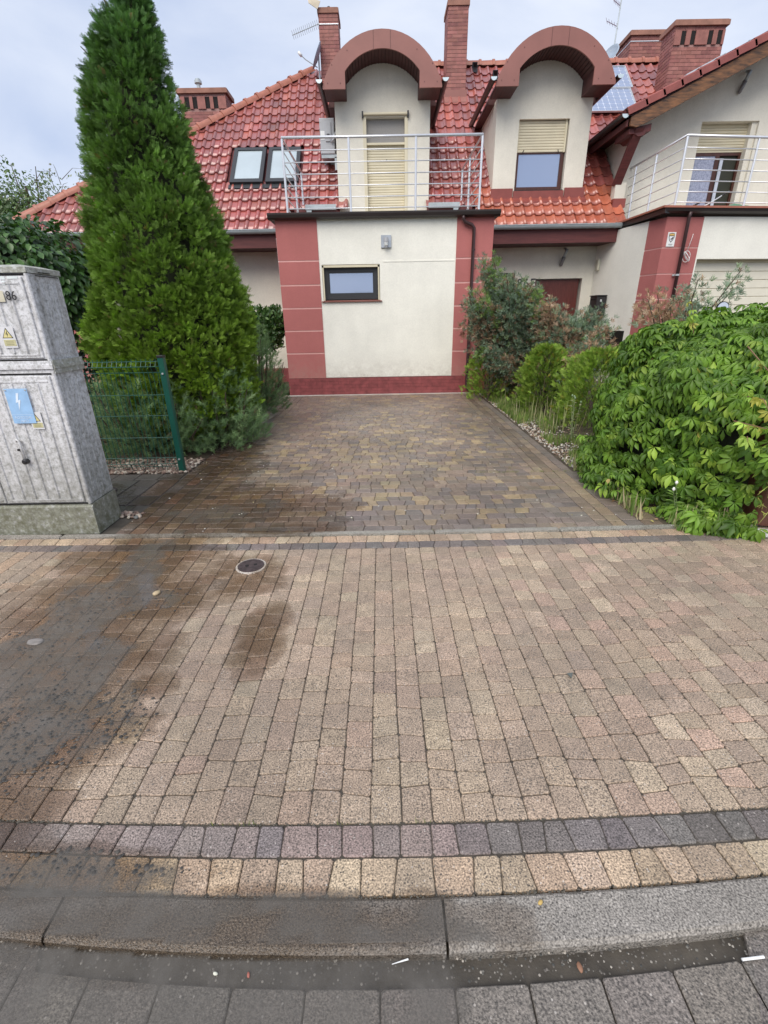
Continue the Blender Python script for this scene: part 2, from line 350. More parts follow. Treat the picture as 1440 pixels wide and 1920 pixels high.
def np_mesh(name, V, Fc, C, mat, parent=None, smooth=False):
    """V (n,3), Fc (m,k) equal sized faces, C (n,3)"""
    me = bpy.data.meshes.new(name); V = np.ascontiguousarray(V, np.float32); Fc = np.ascontiguousarray(Fc, np.int32)
    me.vertices.add(len(V)); me.vertices.foreach_set('co', V.ravel())
    me.loops.add(Fc.size); me.loops.foreach_set('vertex_index', Fc.ravel())
    me.polygons.add(len(Fc)); me.polygons.foreach_set('loop_start', np.arange(0, Fc.size, Fc.shape[1], dtype=np.int32))
    try: me.polygons.foreach_set('loop_total', np.full(len(Fc), Fc.shape[1], np.int32))
    except Exception: pass
    if smooth: me.polygons.foreach_set('use_smooth', np.ones(len(Fc), bool))
    a = me.color_attributes.new('Col', 'FLOAT_COLOR', 'POINT')
    a.data.foreach_set('color', np.concatenate([C, np.ones((len(C), 1))], 1).astype(np.float32).ravel())
    me.update(calc_edges=True)
    return link_mesh(name, me, mat, parent)
def scatter(name, T, P, D, Nn, S, C, mat, parent=None, smooth=False, shade=None):
    """template T=(V,F) grows along +Y with normal +Z; P positions, D directions, Nn normals, S scale, C colours"""
    TV, TF = np.array(T[0], float), np.array(T[1], int)
    D = D/np.maximum(np.linalg.norm(D, axis=1, keepdims=True), 1e-9)
    Nn = Nn-D*np.sum(Nn*D, 1, keepdims=True); Nn = Nn/np.maximum(np.linalg.norm(Nn, axis=1, keepdims=True), 1e-9)
    X = np.cross(D, Nn); B = np.stack([X, D, Nn], 1)          # rows
    V = np.einsum('vk,nkj->nvj', TV, B)*S[:, None, None]+P[:, None, :]
    n, k = len(P), len(TV)
    Fc = (TF[None]+(np.arange(n)*k)[:, None, None]).reshape(-1, TF.shape[1])
    CC = np.repeat(C[:, None, :], k, 1)
    if shade is not None: CC = CC*np.array(shade)[None, :, None]
    return np_mesh(name, V.reshape(-1, 3), Fc, CC.reshape(-1, 3), mat, parent, smooth)
def rvec(n): v = rng.normal(size=(n, 3)); return v/np.linalg.norm(v, axis=1, keepdims=True)
def pal(n, cols, w=None, jit=0.12):
    cols = np.array(cols, float); idx = rng.choice(len(cols), n, p=w)
    return np.clip(cols[idx]*(1+rng.normal(size=(n, 1))*jit), 0.003, 1)
def project(p):
    d = Vector(p)-Vector((0, 0, CH)); w = d.dot(_f)
    if w < 0.05: return None
    return (720+F*d.dot(_r2)/w, 960-F*d.dot(_u2)/w)
def screen_area(pts):
    q = [project(p) for p in pts]
    if any(a is None for a in q): return 0
    cx = sum(a[0] for a in q)/len(q); cy = sum(a[1] for a in q)/len(q)
    if not (-10 < cx < 1450 and -10 < cy < 1930): return 0
    A = 0
    for i in range(len(q)):
        x0, y0 = q[i]; x1, y1 = q[(i+1) % len(q)]; A += x0*y1-x1*y0
    return abs(A)/2
def text(name, s, size, loc, mat, parent=None, rotz=0.0, ext=0.001, tilt=PI/2, sx=1.0, align='LEFT'):
    cu = bpy.data.curves.new(name, 'FONT'); cu.body = s; cu.size = size; cu.extrude = ext; cu.align_x = align; cu.resolution_u = 3
    to = bpy.data.objects.new(name+'_tmp', cu); COL.objects.link(to)
    dg = bpy.context.evaluated_depsgraph_get(); dg.update()
    me = bpy.data.meshes.new_from_object(to.evaluated_get(dg)); COL.objects.unlink(to); bpy.data.objects.remove(to)
    me.transform(Matrix.Translation(loc) @ Matrix.Rotation(rotz, 4, 'Z') @ Matrix.Rotation(tilt, 4, 'X') @ Matrix.Diagonal((sx, 1, 1, 1)))
    me.materials.clear()
    return link_mesh(name, me, mat, parent)
def nz(x, y, z=0.0, s=1.0): return noise.noise(Vector((x*s, y*s, z*s)))

# ================================================================== GROUND
def bend(x, y):
    c = 0.006+0.038*math.exp(-(y-0.7)/0.32); a = abs(x); q = x*x if a < 1.7 else 2*1.7*a-1.7*1.7
    return y+c*q
g = MB(); g.box(-160, 160, -60, 300, -0.6, -0.06); g.build('ground', 'soil', None); tag(bpy.context.scene.objects['ground'], kind='structure')

def paver_piece(poly, z, h=0.03, bev=0.0035, cut=0.0065, tilt=(0, 0)):
    """poly: 4 corners ccw in xy -> chamfered 8-gon stone"""
    P = [Vector((a, b, 0)) for a, b in poly]; n = len(P); ol = []
    for i in range(n):
        p = P[i]; a = (P[i-1]-p); b = (P[(i+1) % n]-p)
        ca = min(cut*R.uniform(.6, 1.6), a.length*.3); cb = min(cut*R.uniform(.6, 1.6), b.length*.3)
        ol += [p+a.normalized()*ca, p+b.normalized()*cb]
    c = sum(ol, Vector())/len(ol); m = len(ol); vs = []
    for p in ol:
        q = p+(c-p).normalized()*bev*1.3; vs.append((q.x, q.y, z+tilt[0]*(q.x-c.x)+tilt[1]*(q.y-c.y)))
    for p in ol: vs.append((p.x, p.y, z-bev+tilt[0]*(p.x-c.x)+tilt[1]*(p.y-c.y)))
    for p in ol: vs.append((p.x, p.y, z-h))
    fs = [tuple(range(m))]+[(i, i+m, (i+1) % m+m, (i+1) % m) for i in range(m)]+[(i+m, i+2*m, (i+1) % m+2*m, (i+1) % m+m) for i in range(m)]
    return vs, fs
def lay(pieces, part, mat, parent, limit=300):
    """pieces: (verts, faces, colour, top-corners). the ones largest in the photograph become parts, the rest one joined part"""
    order = sorted(range(len(pieces)), key=lambda i: -screen_area(pieces[i][3]))
    top = [i for i in order[:limit] if screen_area(pieces[i][3]) > 0]; tops = set(top)
    for i in top:
        b = MB(); b.cur = pieces[i][2]; b.add(pieces[i][0], pieces[i][1]); b.build(part, mat, parent)
    rest = [i for i in range(len(pieces)) if i not in tops]
    if rest:
        b = MB()
        for i in rest: b.cur = pieces[i][2]; b.add(pieces[i][0], pieces[i][1])
        o = b.build(part+'_field', mat, parent); tag(o, kind='stuff')
def jit(c, s=0.10):
    k = 1+R.gauss(0, s); return tuple(max(0.01, v*k*(1+R.gauss(0, s*0.18))) for v in c)
def quadpoly(x0a, x0b, x1a, x1b, y0, y1, fn=None, gap=0.0016):
    """x0a/x0b left edge at y0/y1; x1a/x1b right edge"""
    p = [(x0a+gap, y0+gap), (x1a-gap, y0+gap), (x1b-gap, y1-gap), (x0b+gap, y1-gap)]
    return [(x, fn(x, y)) for x, y in p] if fn else p

# ---- pavement: two edging rows, main field of columns, two rows by the edging
pav = empty('pavement', (0, 2, 0), kind='structure')
b = MB()
for i in range(40):
    x0 = -6+i*0.3; x1 = x0+0.3
    b.add([(x0, bend(x0, .84), -.007), (x1, bend(x1, .84), -.007), (x1, bend(x1, 3.35), -.007), (x0, bend(x0, 3.35), -.007),
           (x0, bend(x0, .84), -.06), (x1, bend(x1, .84), -.06), (x1, bend(x1, 3.35), -.06), (x0, bend(x0, 3.35), -.06)], [(0, 1, 2, 3), (4, 5, 1, 0), (7, 6, 5, 4)])
b.build('joint_bed', 'bed', pav)
pieces = []
TAN = [(.39,.30,.22), (.38,.288,.212), (.37,.28,.21), (.405,.315,.228), (.355,.268,.20), (.385,.283,.21)]
DRK = [(.175,.152,.142), (.20,.165,.15), (.225,.178,.162), (.160,.142,.136), (.21,.17,.155)]
YEL = [(.48,.365,.255), (.455,.345,.24), (.50,.385,.27), (.44,.33,.228)]
OR = [(.47,.335,.225), (.44,.31,.21)]
def addp(poly, col, z=0.0):
    zz = z+R.gauss(0, .0009); vs, fs = paver_piece(poly, zz, tilt=(R.gauss(0, .008), R.gauss(0, .008)))
    pieces.append((vs, fs, col, [(x, y, zz) for x, y in poly]))
def rowx(y0, y1, xa, xb, cols, wmin, wmax, fn, sl=0.012, z=0.0, slant=0.0):
    x = xa; s0 = 0
    while x < xb:
        w = R.uniform(wmin, wmax); s1 = R.uniform(-sl, sl)
        addp(quadpoly(x-s0, x+s0, x+w-s1, x+w+s1, y0, y1, fn), jit(R.choice(cols) if not callable(cols) else cols(x, (y0+y1)/2)), z)
        x += w; s0 = s1
rowx(.835, .943, -4.6, 4.6, YEL, .078, .125, bend, .009)
def darkc(x, y):
    if x > 0.22: return R.choice([DRK[0], DRK[3], DRK[0]])
    return R.choice([(.27,.205,.19), (.25,.20,.185), (.29,.22,.20), (.235,.19,.18)]) if R.random() < .88 else (.20,.17,.16)
rowx(.945, 1.048, -4.6, 4.6, darkc, .078, .118, bend, .009)
rowx(3.10, 3.205, -4.6, 4.8, lambda x, y: R.choice(DRK), .085, .13, bend, .014)
rowx(3.207, 3.318, -4.6, 4.8, YEL+OR, .085, .14, bend, .014)
# main field: continuous joints run away from the kerb
x = -4.6; cw = .108
while x < 4.8:
    y = 1.052
    s0 = 0
    while y < 3.095:
        L = R.choice([.085, .105, .125, .14])*R.uniform(.95, 1.05)
        if 3.095-(y+L) < .05: L = 3.098-y
        s1 = R.uniform(-.008, .008) if y+L < 3.09 else 0
        xa, xb = x, x+cw*1.0
        v = nz(x*.9, y*.9, 3.1)
        col = R.choice(TAN)
        if x < -1.6 and R.random() < .6: col = R.choice(OR+TAN[:2])
        if R.random() < .006: col = (.33,.27,.225)
        if x > .8 and R.random() < .35: col = R.choice([(.46,.325,.245), (.475,.37,.27)])
        k = 1+v*.22
        g_ = .0015
        wj = lambda xx, yy: xx+.0045*nz(xx*7, yy*3.1, 5.5)+R.gauss(0, .0007)
        poly = [(wj(xa, y)+g_, bend(xa, y+g_+s0)), (wj(xb, y)-g_, bend(xb, y+g_-s0)), (wj(xb, y+L)-g_, bend(xb, y+L-g_-s1)), (wj(xa, y+L)+g_, bend(xa, y+L-g_+s1))]
        addp(poly, jit(tuple(c*k for c in col), .05))
        y += L; s0 = s1
    x += cw
lay(pieces, 'paver', 'paver', pav)

# ---- thin concrete edging between pavement and driveway
edg = empty('edging', (0, 3.35, 0), kind='structure')
pieces = []
x = -4.6
while x < 4.8:
    L = 1.0; dz = R.uniform(.002, .010)
    vs, fs = paver_piece([(x+.004, bend(x, 3.325)), (x+L-.004, bend(x+L, 3.325)), (x+L-.004, bend(x+L, 3.378)), (x+.004, bend(x, 3.378))], dz+.006, bev=.008)
    pieces.append((vs, fs, jit((.34,.32,.28), .06), [(x, 3.33, 0), (x+L, 3.33, 0), (x+L, 3.39, 0), (x, 3.39, 0)])); x += L
lay(pieces, 'edging_stone', 'kerb', edg)

# ---- kerb stones
kerb = empty('kerb', (0, .76, 0), kind='structure')
pieces = []
xs = [-4.6, -3.27, -2.13, -.985, .154, 1.29, 2.43, 3.57, 4.7]
for i in range(len(xs)-1):
    n = 6; a, c = xs[i]+.004, xs[i+1]-.004; vs = []; fs = []
    prof = [(.700, -.10), (.700, -.012), (.712, .000), (.822, .001), (.830, -.005), (.830, -.06)]
    for k in range(n+1):
        xx = a+(c-a)*k/n
        for yy, zz in prof: vs.append((xx, bend(xx, yy), zz))
    m_ = len(prof)
    for k in range(n):
        for j in range(m_-1): fs.append((k*m_+j, (k+1)*m_+j, (k+1)*m_+j+1, k*m_+j+1))
    fs += [tuple(range(m_-1, -1, -1)), tuple(range(n*m_, n*m_+m_))]
    pieces.append((vs, fs, jit((.25,.235,.215) if i < 4 else (.27,.245,.22), .04), [(a, .71, 0), (c, .71, 0), (c, .83, 0), (a, .83, 0)]))
lay(pieces, 'kerb_stone', 'kerb', kerb)

# ---- road: gutter of big setts and the road behind the camera
road = empty('road', (0, 0, 0), kind='structure')
b = MB()
for i in range(40):
    x0 = -6+i*0.3; x1 = x0+0.3
    b.add([(x0, bend(x0, -2.5)-.0, -.045), (x1, bend(x1, -2.5), -.045), (x1, bend(x1, .70), -.045), (x0, bend(x0, .70), -.045)], [(0, 1, 2, 3)]) if False else \
    b.add([(x0, -4, -.045), (x1, -4, -.045), (x1, bend(x1, .70), -.045), (x0, bend(x0, .70), -.045)], [(0, 1, 2, 3)])
b.build('channel_bed', 'bed', road)
pieces = []
def rsett(x0, x1, y0, y1):
    zz = -.030+R.gauss(0, .001)
    poly = [(x0+.002, bend(x0, y0+.002)), (x1-.002, bend(x1, y0+.002)), (x1-.002, bend(x1, y1-.002)), (x0+.002, bend(x0, y1-.002))]
    vs, fs = paver_piece(poly, zz, bev=.003, cut=.006)
    pieces.append((vs, fs, jit(R.choice([(.17,.15,.13), (.155,.135,.12), (.19,.165,.14)]), .06), [(a, c, zz) for a, c in poly]))
for row in range(5):
    y1 = .640-row*.205; x = -4.53+(row % 2)*.1-.01
    while x < 4.5: rsett(x, x+.196, y1-.203, y1); x += .196
lay(pieces, 'sett', 'sett', road)
b = MB(); b.add([(-40, -12, -.034), (40, -12, -.034), (40, -.42, -.034), (-40, -.42, -.034)], [(0, 1, 2, 3)]); b.cur = (.1, .1, .1)
b.build('carriageway', simple('asphalt', (0.055, 0.055, 0.057), 0.7, var=.2, vscale=3, bs=.6, bscale=150), road)

# ---- driveway
drv = empty('driveway', (0, 7, 0), kind='structure')
b = MB(); b.box(-2.32, 2.30, 3.36, 10.62, -.06, -.007); b.build('joint_bed', 'bed', drv)
pieces = []
DV = [(.34,.26,.19), (.31,.235,.175), (.28,.22,.17), (.36,.28,.195), (.29,.215,.165), (.265,.215,.175), (.32,.235,.18)]
YO = [(.42,.315,.18), (.39,.29,.175), (.44,.34,.20)]
PU = [(.245,.20,.175), (.26,.205,.175), (.225,.19,.17)]
def drive_col(x, y):
    d = math.hypot((x-.1)/1.1, (y-5.9)/1.5)
    r = R.random()
    if r < .34*math.exp(-d*d)+.07: return R.choice(YO)
    if y < 4.3 and x > -.4 and r < .5: return R.choice(PU+[YO[1]])
    if r < .62: return R.choice(DV)
    return R.choice(PU+DV[1:3])
y = 3.385; k = 0
while y < 10.50:
    yn = min(y+.112, 10.52)
    xr = 1.745 if y < 4.84 else 1.66
    x = -1.72+R.uniform(-.05, 0); x0 = -1.72; s0 = 0; x = x0
    while x < xr-.04:
        w = R.choice([.09, .12, .15])*R.uniform(.94, 1.06)
        if xr-(x+w) < .06: w = xr-x
        s1 = R.uniform(-.014, .014) if x+w < xr-.01 else 0
        addp(quadpoly(x-s0, x+s0, x+w-s1, x+w+s1, y, yn), jit(drive_col(x, y), .08))
        x += w; s0 = s1
    y = yn
def coly(xa, xb, ya, yb, cols, lmin=.1, lmax=.17):
    y = ya
    while y < yb:
        L = R.uniform(lmin, lmax)
        if yb-(y+L) < .06: L = yb-y
        addp([(xa+.0025, y+.0025), (xb-.0025, y+.0025), (xb-.0025, y+L-.0025), (xa+.0025, y+L-.0025)], jit(R.choice(cols), .07)); y += L
BR = [(.23,.17,.13), (.27,.20,.14), (.20,.15,.12)]
RB = [(.33,.20,.145), (.29,.18,.14), (.36,.23,.16)]
for a, c, cols in ((1.747, 1.862, DV), (1.864, 1.978, [(.34,.26,.18), (.36,.27,.18)]), (1.980, 2.118, PU), (2.120, 2.28, BR)): coly(a, c, 3.385, 4.84, cols)
for a, c, cols in ((1.662, 1.762, DV), (1.764, 1.862, BR), (1.864, 1.966, DV+BR), (1.968, 2.07, PU)): coly(a, c, 4.843, 10.5, cols)
for a, c, cols in ((-1.838, -1.722, DV), (-1.955, -1.840, PU+BR), (-2.072, -1.957, RB+BR+PU), (-2.19, -2.074, BR+PU)): coly(a, c, 3.385, 10.3, cols)
lay(pieces, 'paver', 'drive', drv)

# paved strip with the cover slab between cabinet and fence
strip = empty('paved_strip', (-3, 4.4, 0), kind='structure')
b = MB(); b.box(-4.2, -2.2, 3.86, 5.03, -.06, -.009); b.build('joint_bed', 'bed', strip)
pieces = []
def slab(x0, x1, y0, y1, col):
    vs, fs = paver_piece([(x0+.005, y0+.005), (x1-.005, y0+.005), (x1-.005, y1-.005), (x0+.005, y1-.005)], R.gauss(.001, .001), cut=.006)
    pieces.append((vs, fs, jit(col, .06), [(x0, y0, 0), (x1, y0, 0), (x1, y1, 0), (x0, y1, 0)]))
for i in range(8): slab(-2.21-.25*(i+1), -2.21-.25*i, 4.80, 5.0, (.16,.14,.125))
slab(-3.25, -2.64, 4.06, 4.79, (.15,.14,.12)); slab(-4.0, -3.26, 4.06, 4.79, (.16,.15,.13))
for i in range(3): slab(-2.63, -2.42, 4.06+.245*i, 4.06+.245*(i+1), R.choice([(.22,.15,.12), (.18,.15,.13)]))
for i in range(3): slab(-2.41, -2.20, 4.06+.245*i, 4.06+.245*(i+1), R.choice([(.17,.14,.13), (.23,.16,.12)]))
for i in range(6): slab(-2.31-.24*(i+1), -2.31-.24*i, 3.87, 4.05, (.15,.14,.13))
lay(pieces, 'slab', 'drive', strip)
b = MB(); b.cur = (1, 1, 1); b.disc((-2.80, 4.45, 0.004), .085, .008, 28); o = b.build('cover_cap', 'iron', strip)

# concrete smear along the left planting edge, and the pale mortar line at the garage foot
def blob_sheet(name, pts, z, mat, kind='structure', h=.003):
    b = MB(); b.prism_z(pts, z-h, z); o = b.build(name, mat); tag(o, kind=kind); return o
MT['cement'] = simple('spilt_cement', (0.27, 0.24, 0.20), 0.6, var=.3, vscale=5)
def organic(cx, cy, rx, ry, n=40, a=.3, seed=0, rot=0):
    out = []
    for k in range(n):
        t = 2*PI*k/n; r = 1+a*nz(math.cos(t)*1.5+seed, math.sin(t)*1.5, seed*1.7)*1.6
        x, y = rx*r*math.cos(t), ry*r*math.sin(t)
        out.append((cx+x*math.cos(rot)-y*math.sin(rot), cy+x*math.sin(rot)+y*math.cos(rot)))
    return out
blob_sheet('concrete_haunch', organic(-2.13, 8.2, .17, 1.1, 60, .5, 3, -.02), .006, 'cement')
b = MB(); b.box(-2.06, 2.1, 10.40, 10.47, -.02, .010); tag(b.build('mortar_line', simple('pale_mortar', (.5, .46, .42), .9)), kind='structure')
# concrete footing under the creeper at the pavement corner
blob_sheet('concrete_footing', [(2.30,3.385),(3.4,2.93),(5.6,2.80),(5.6,2.99),(3.45,3.12),(2.6,3.42)], .014, MT['kerb'])

# ---- puddles: thin sheets of muddy water, deeper where the ground dips
def film_field(x, y):
    v = max(s-((x-cx)/rx)**2-((y-cy)/ry)**2 for cx, cy, rx, ry, s in FILM)
    n = noise.fractal(Vector((x*3.1, y*3.1, 4.2)), 0.9, 2.1, 5)
    return v*.8+n*1.15-.12
def puddle(name, x0, x1, y0, y1, st, z, amp=1.0, fn=None):
    nx, ny = int((x1-x0)/st)+1, int((y1-y0)/st)+1
    V = []; A = []
    for j in range(ny):
        for i in range(nx):
            x, y = x0+i*st, y0+j*st; v = (fn or film_field)(x, y)
            a = min(1, max(0, (v-.02)/.55)); a = a*a*(3-2*a)
            V.append((x, y, z)); A.append(a*amp)
    Fq = []
    for j in range(ny-1):
        for i in range(nx-1):
            q = (j*nx+i, j*nx+i+1, (j+1)*nx+i+1, (j+1)*nx+i)
            if max(A[k] for k in q) > 0: Fq.append(q)
    used = sorted({k for q in Fq for k in q}); idx = {k: i for i, k in enumerate(used)}
    me = bpy.data.meshes.new(name); me.from_pydata([V[k] for k in used], [], [tuple(idx[k] for k in q) for q in Fq])
    at = me.attributes.new('depth', 'FLOAT', 'POINT'); at.data.foreach_set('value', np.array([A[k] for k in used], np.float32))
    o = link_mesh(name, me, 'water'); tag(o, kind='structure'); return o
puddle('puddle', -3.0, 0.6, .845, 3.32, .016, .0036, .66)
puddle('puddle', -2.6, 0.2, 3.385, 4.6, .016, .0042, .45)
def kf(x, y):
    n = noise.fractal(Vector((x*4, y*9, 1.2)), .9, 2.1, 4)
    return .75-max(0, x+.9)*.55+n*.9-max(0, (bend(x, .72)-y))*9
puddle('puddle', -2.2, .6, .72, .90, .012, .0052, .55, lambda x, y: kf(x, y) if y < bend(x, .84) and y > bend(x, .715) else -1)
def gf(x, y):
    n = noise.fractal(Vector((x*2.2, y*3, 9.2)), .9, 2.1, 5)
    return (.75-(x-.02)*1.9+n*1.0) if y < bend(x, .697) else -1
puddle('puddle', -1.9, 1.6, .30, .80, .012, -.0262, .62, gf)

# ================================================================== HOUSE (middle and left)
house = empty('terraced_house', (0, 12.8, 0), 'pink and cream terraced house with red tiled roof, two arched dormers and a garage block', 'house')
YG, YW = 10.5, 12.85
def wall_boxes(b, x0, x1, z0, z1, holes, y0, y1):
    xs = sorted({x0, x1, *[h[0] for h in holes], *[h[1] for h in holes]}); zs = sorted({z0, z1, *[h[2] for h in holes], *[h[3] for h in holes]})
    for i in range(len(xs)-1):
        for j in range(len(zs)-1):
            cx, cz = (xs[i]+xs[i+1])/2, (zs[j]+zs[j+1])/2
            if any(h[0] < cx < h[1] and h[2] < cz < h[3] for h in holes): continue
            b.box(xs[i], xs[i+1], y0, y1, zs[j], zs[j+1])
# garage block
GX0, GX1, GZ = -2.02, 2.24, 3.34
px0, px1 = -1.21, 1.52
b = MB(); b.box(GX0+.05, GX1-.05, YG+.30, 12.8, 0, GZ)
wall_boxes(b, px0, px1, .37, GZ, [(-1.165, .0, 1.89, 2.555)], YG+.012, YG+.30)
b.box(px0, px1, YG+.05, YG+.3, 0, .37)
b.build('garage_wall', 'cream', house)
# the shallow score line right of the window
b = MB(); b.box(.06, px1-.03, YG+.006, YG+.0125, 2.585, 2.605); b.build('score_line', 'cream', house)
for (a, c) in ((GX0, px0), (px1, GX1)):
    b = MB(); zz = [.365, .875, 1.325, 1.76, 2.19, 2.625, GZ]
    for i in range(len(zz)-1):
        b.box(a, c, YG, YG+.3, zz[i]+(.0135 if i else 0), zz[i+1]-(.0135 if i < len(zz)-2 else 0))
    o_ = (a, a+.04) if a < 0 else (c-.04, c); b.box(*o_, YG+.3, 12.8, .3, GZ); b.box(a+.006, c-.006, YG+.1, YG+.29, .365, GZ-.01)
    pl_ = b.build('pilaster', 'redpl', house)
    for z in (.875, 1.325, 1.76, 2.19, 2.625): b = MB(); b.box(a+.004, c-.004, YG+.005, YG+.09, z-.0135, z+.0135); b.build('pilaster_joint', 'redgroove', pl_)
# clinker plinth: small brick slips
b = MB(); b.box(GX0-.005, GX1+.005, YG-.004, YG+.05, 0, .36); b.build('plinth_backing', simple('plinth_joint', (.20, .045, .05), .7), house)
b = MB()
for r_ in range(5):
    z = .008+r_*.071; x = GX0-.012-(r_ % 2)*.12
    while x < GX1+.01:
        a, c = max(x, GX0-.012), min(x+.236, GX1+.012)
        if c-a > .03: b.cur = (1, 1, 1); b.box(a, c, YG-.014+R.uniform(0, .002), YG, z, z+.068)
        x += .242
tag(b.build('plinth_brick', 'clinker', house), kind='stuff')
# slab edge: dark gutter and flashing round the balcony
b = MB()
b.prism_x([(10.36, 3.40), (10.37, 3.35), (10.42, 3.325), (10.49, 3.33), (10.50, 3.43), (10.36, 3.43)], -2.13, 2.33)
b.box(-2.13, -2.03, 10.5, 12.2, 3.34, 3.43); b.box(2.25, 2.33, 10.5, 12.2, 3.34, 3.43)
b.build('slab_gutter', 'darkgutter', house)
b = MB(); b.box(-2.03, 2.25, 10.5, 12.8, 3.34, 3.425); b.build('balcony_floor', simple('balcony_tiles', (.30, .27, .24), .6), house)
# garage window
w = MB(); fy = YG+.10
x0, x1, z0, z1 = -1.125, -.045, 1.92, 2.50
w.box(x0, x1, fy, fy+.06, z0, z0+.09); w.box(x0, x1, fy, fy+.06, z1-.07, z1); w.box(x0, x0+.075, fy, fy+.06, z0+.09, z1-.07); w.box(x1-.075, x1, fy, fy+.06, z0+.09, z1-.07)
w.box(x0+.075, x1-.075, fy+.01, fy+.05, z0+.09, z0+.12); w.box(x0+.075, x1-.075, fy+.01, fy+.05, z1-.095, z1-.07); w.box(x0+.075, x0+.10, fy+.01, fy+.05, z0+.12, z1-.095); w.box(x1-.10, x1-.075, fy+.01, fy+.05, z0+.12, z1-.095)
win = w.build('garage_window', 'anth', house)
b = MB(); b.box(x0+.10, x1-.10, fy+.02, fy+.04, z0+.12, z1-.095); b.build('pane', 'glass', win)
b = MB()
b.box(x0-.035, x0-.005, YG+.02, fy+.05, 1.90, 2.54); b.box(x1+.005, x1+.035, YG+.02, fy+.05, 1.90, 2.54); b.box(x0-.035, x1+.035, YG+.02, fy+.05, 2.505, 2.55)
b.build('shutter_rail', 'shutter', win)
b = MB(); b.prism_x([(YG-.025, 1.868), (YG+.12, 1.888), (YG+.12, 1.905), (YG-.03, 1.885)], -1.20, .035); b.build('sill', 'fascia', win)

# balcony railing
def railing(parent, legs, path, z0, z1, n=6, mid=None):
    for (x, y) in legs:
        q = MB(); q.tube([(x, y, z0), (x, y, z1-.02)], .021, 10); q.disc((x, y, z0), .05, .012, 14); q.build('railing_post', 'steel', parent, smooth=False)
    q = MB(); q.tube([(x, y, z1) for x, y in path], .024, 10); q.build('handrail', 'steel', parent, smooth=True)
    for k in range(n):
        z = z0+.09+(z1-z0-.10)*k/n
        q = MB()
        for i in range(len(path)-1):
            (xa, ya), (xb, yb) = path[i], path[i+1]; q.tube([(xa, ya, z), (xb, yb, z)], .0095, 6)
        q.build('rail_bar', 'steel', parent, smooth=True)
railing(house, [(-1.76, 10.55), (-.535, 10.55), (.71, 10.55), (1.935, 10.55), (-1.76, 11.85), (-1.75, 12.75), (1.935, 11.85), (1.92, 12.75)],
        [(-1.75, 12.95), (-1.76, 10.55), (1.935, 10.55), (1.92, 12.95)], 3.43, 4.635)

# main walls
b = MB()
wall_boxes(b, -8.3, GX0, 0, 3.3, [(-4.40, -3.40, 0, 2.34)], YW, YW+.3)
wall_boxes(b, GX1, 5.32, 0, 3.3, [(3.86, 5.02, 0, 2.375), (2.75, 3.34, 1.5, 2.52)], YW, YW+.3)
b.box(-8.3, -8.0, YW+.3, 21, 0, 3.3); b.box(-8.0, 10, 21, 21.3, 0, 3.3)
b.build('wall', 'cream_shaded', house)
b = MB(); b.box(-8.32, -6.9, 12.35, YW, 0, 3.2); pl_ = b.build('pilaster', 'redpl', house)
for z in (.9, 1.4, 1.9, 2.4): b = MB(); b.box(-8.325, -6.895, 12.345, 12.36, z, z+.02); b.build('pilaster_joint', 'redgroove', pl_)
for xa_, xb_ in ((GX1, 3.85), (-6.9, -4.5), (-3.35, GX0)): b = MB(); b.box(xa_, xb_, YW-.02, YW, 0, .36); b.build('base_course', 'clinker', house)
# doors
d = MB(); d.box(-4.38, -3.42, YW+.10, YW+.16, 0, 2.32); dd = d.build('front_door', simple('dark_brown_door', (.035, .018, .018), .4), house)
d = MB(); d.box(-4.25, -3.52, YW+.085, YW+.10, .3, 2.15); d.build('door_panel', simple('dark_brown_door_panel', (.042, .022, .022), .45), dd)
d = MB(); d.box(3.88, 4.08, YW+.10, YW+.16, 0, 2.36); d.box(4.08, 4.98, YW+.10, YW+.15, 0, 2.36); dd = d.build('front_door', 'door', house)
d = MB(); d.box(4.20, 4.86, YW+.085, YW+.10, 1.25, 2.22); d.box(4.20, 4.86, YW+.085, YW+.10, .2, 1.12); d.build('door_panel', 'door', dd)
d = MB(); d.box(4.24, 4.82, YW+.078, YW+.086, 1.29, 2.18); d.box(4.24, 4.82, YW+.078, YW+.086, .24, 1.08); d.build('door_field', 'door', dd)
d = MB(); d.tube([(4.14, YW+.10, 1.15), (4.14, YW+.05, 1.15), (4.25, YW+.05, 1.15)], .011, 8); d.build('door_handle', 'steel', dd)
# small window with brown frame and closed shutter by the entrance
d = MB(); d.box(2.77, 3.32, YW+.04, YW+.09, 2.44, 2.50); d.box(2.77, 2.81, YW+.04, YW+.09, 1.52, 2.44); d.box(3.28, 3.32, YW+.04, YW+.09, 1.52, 2.44); dw = d.build('small_window', 'brownframe', house)
for i in range(18):
    d = MB(); z = 2.435-i*.05; d.prism_x([(YW+.06, z-.046), (YW+.052, z-.023), (YW+.06, z), (YW+.08, z), (YW+.08, z-.046)], 2.812, 3.278); d.build('slat', 'shutter', dw)

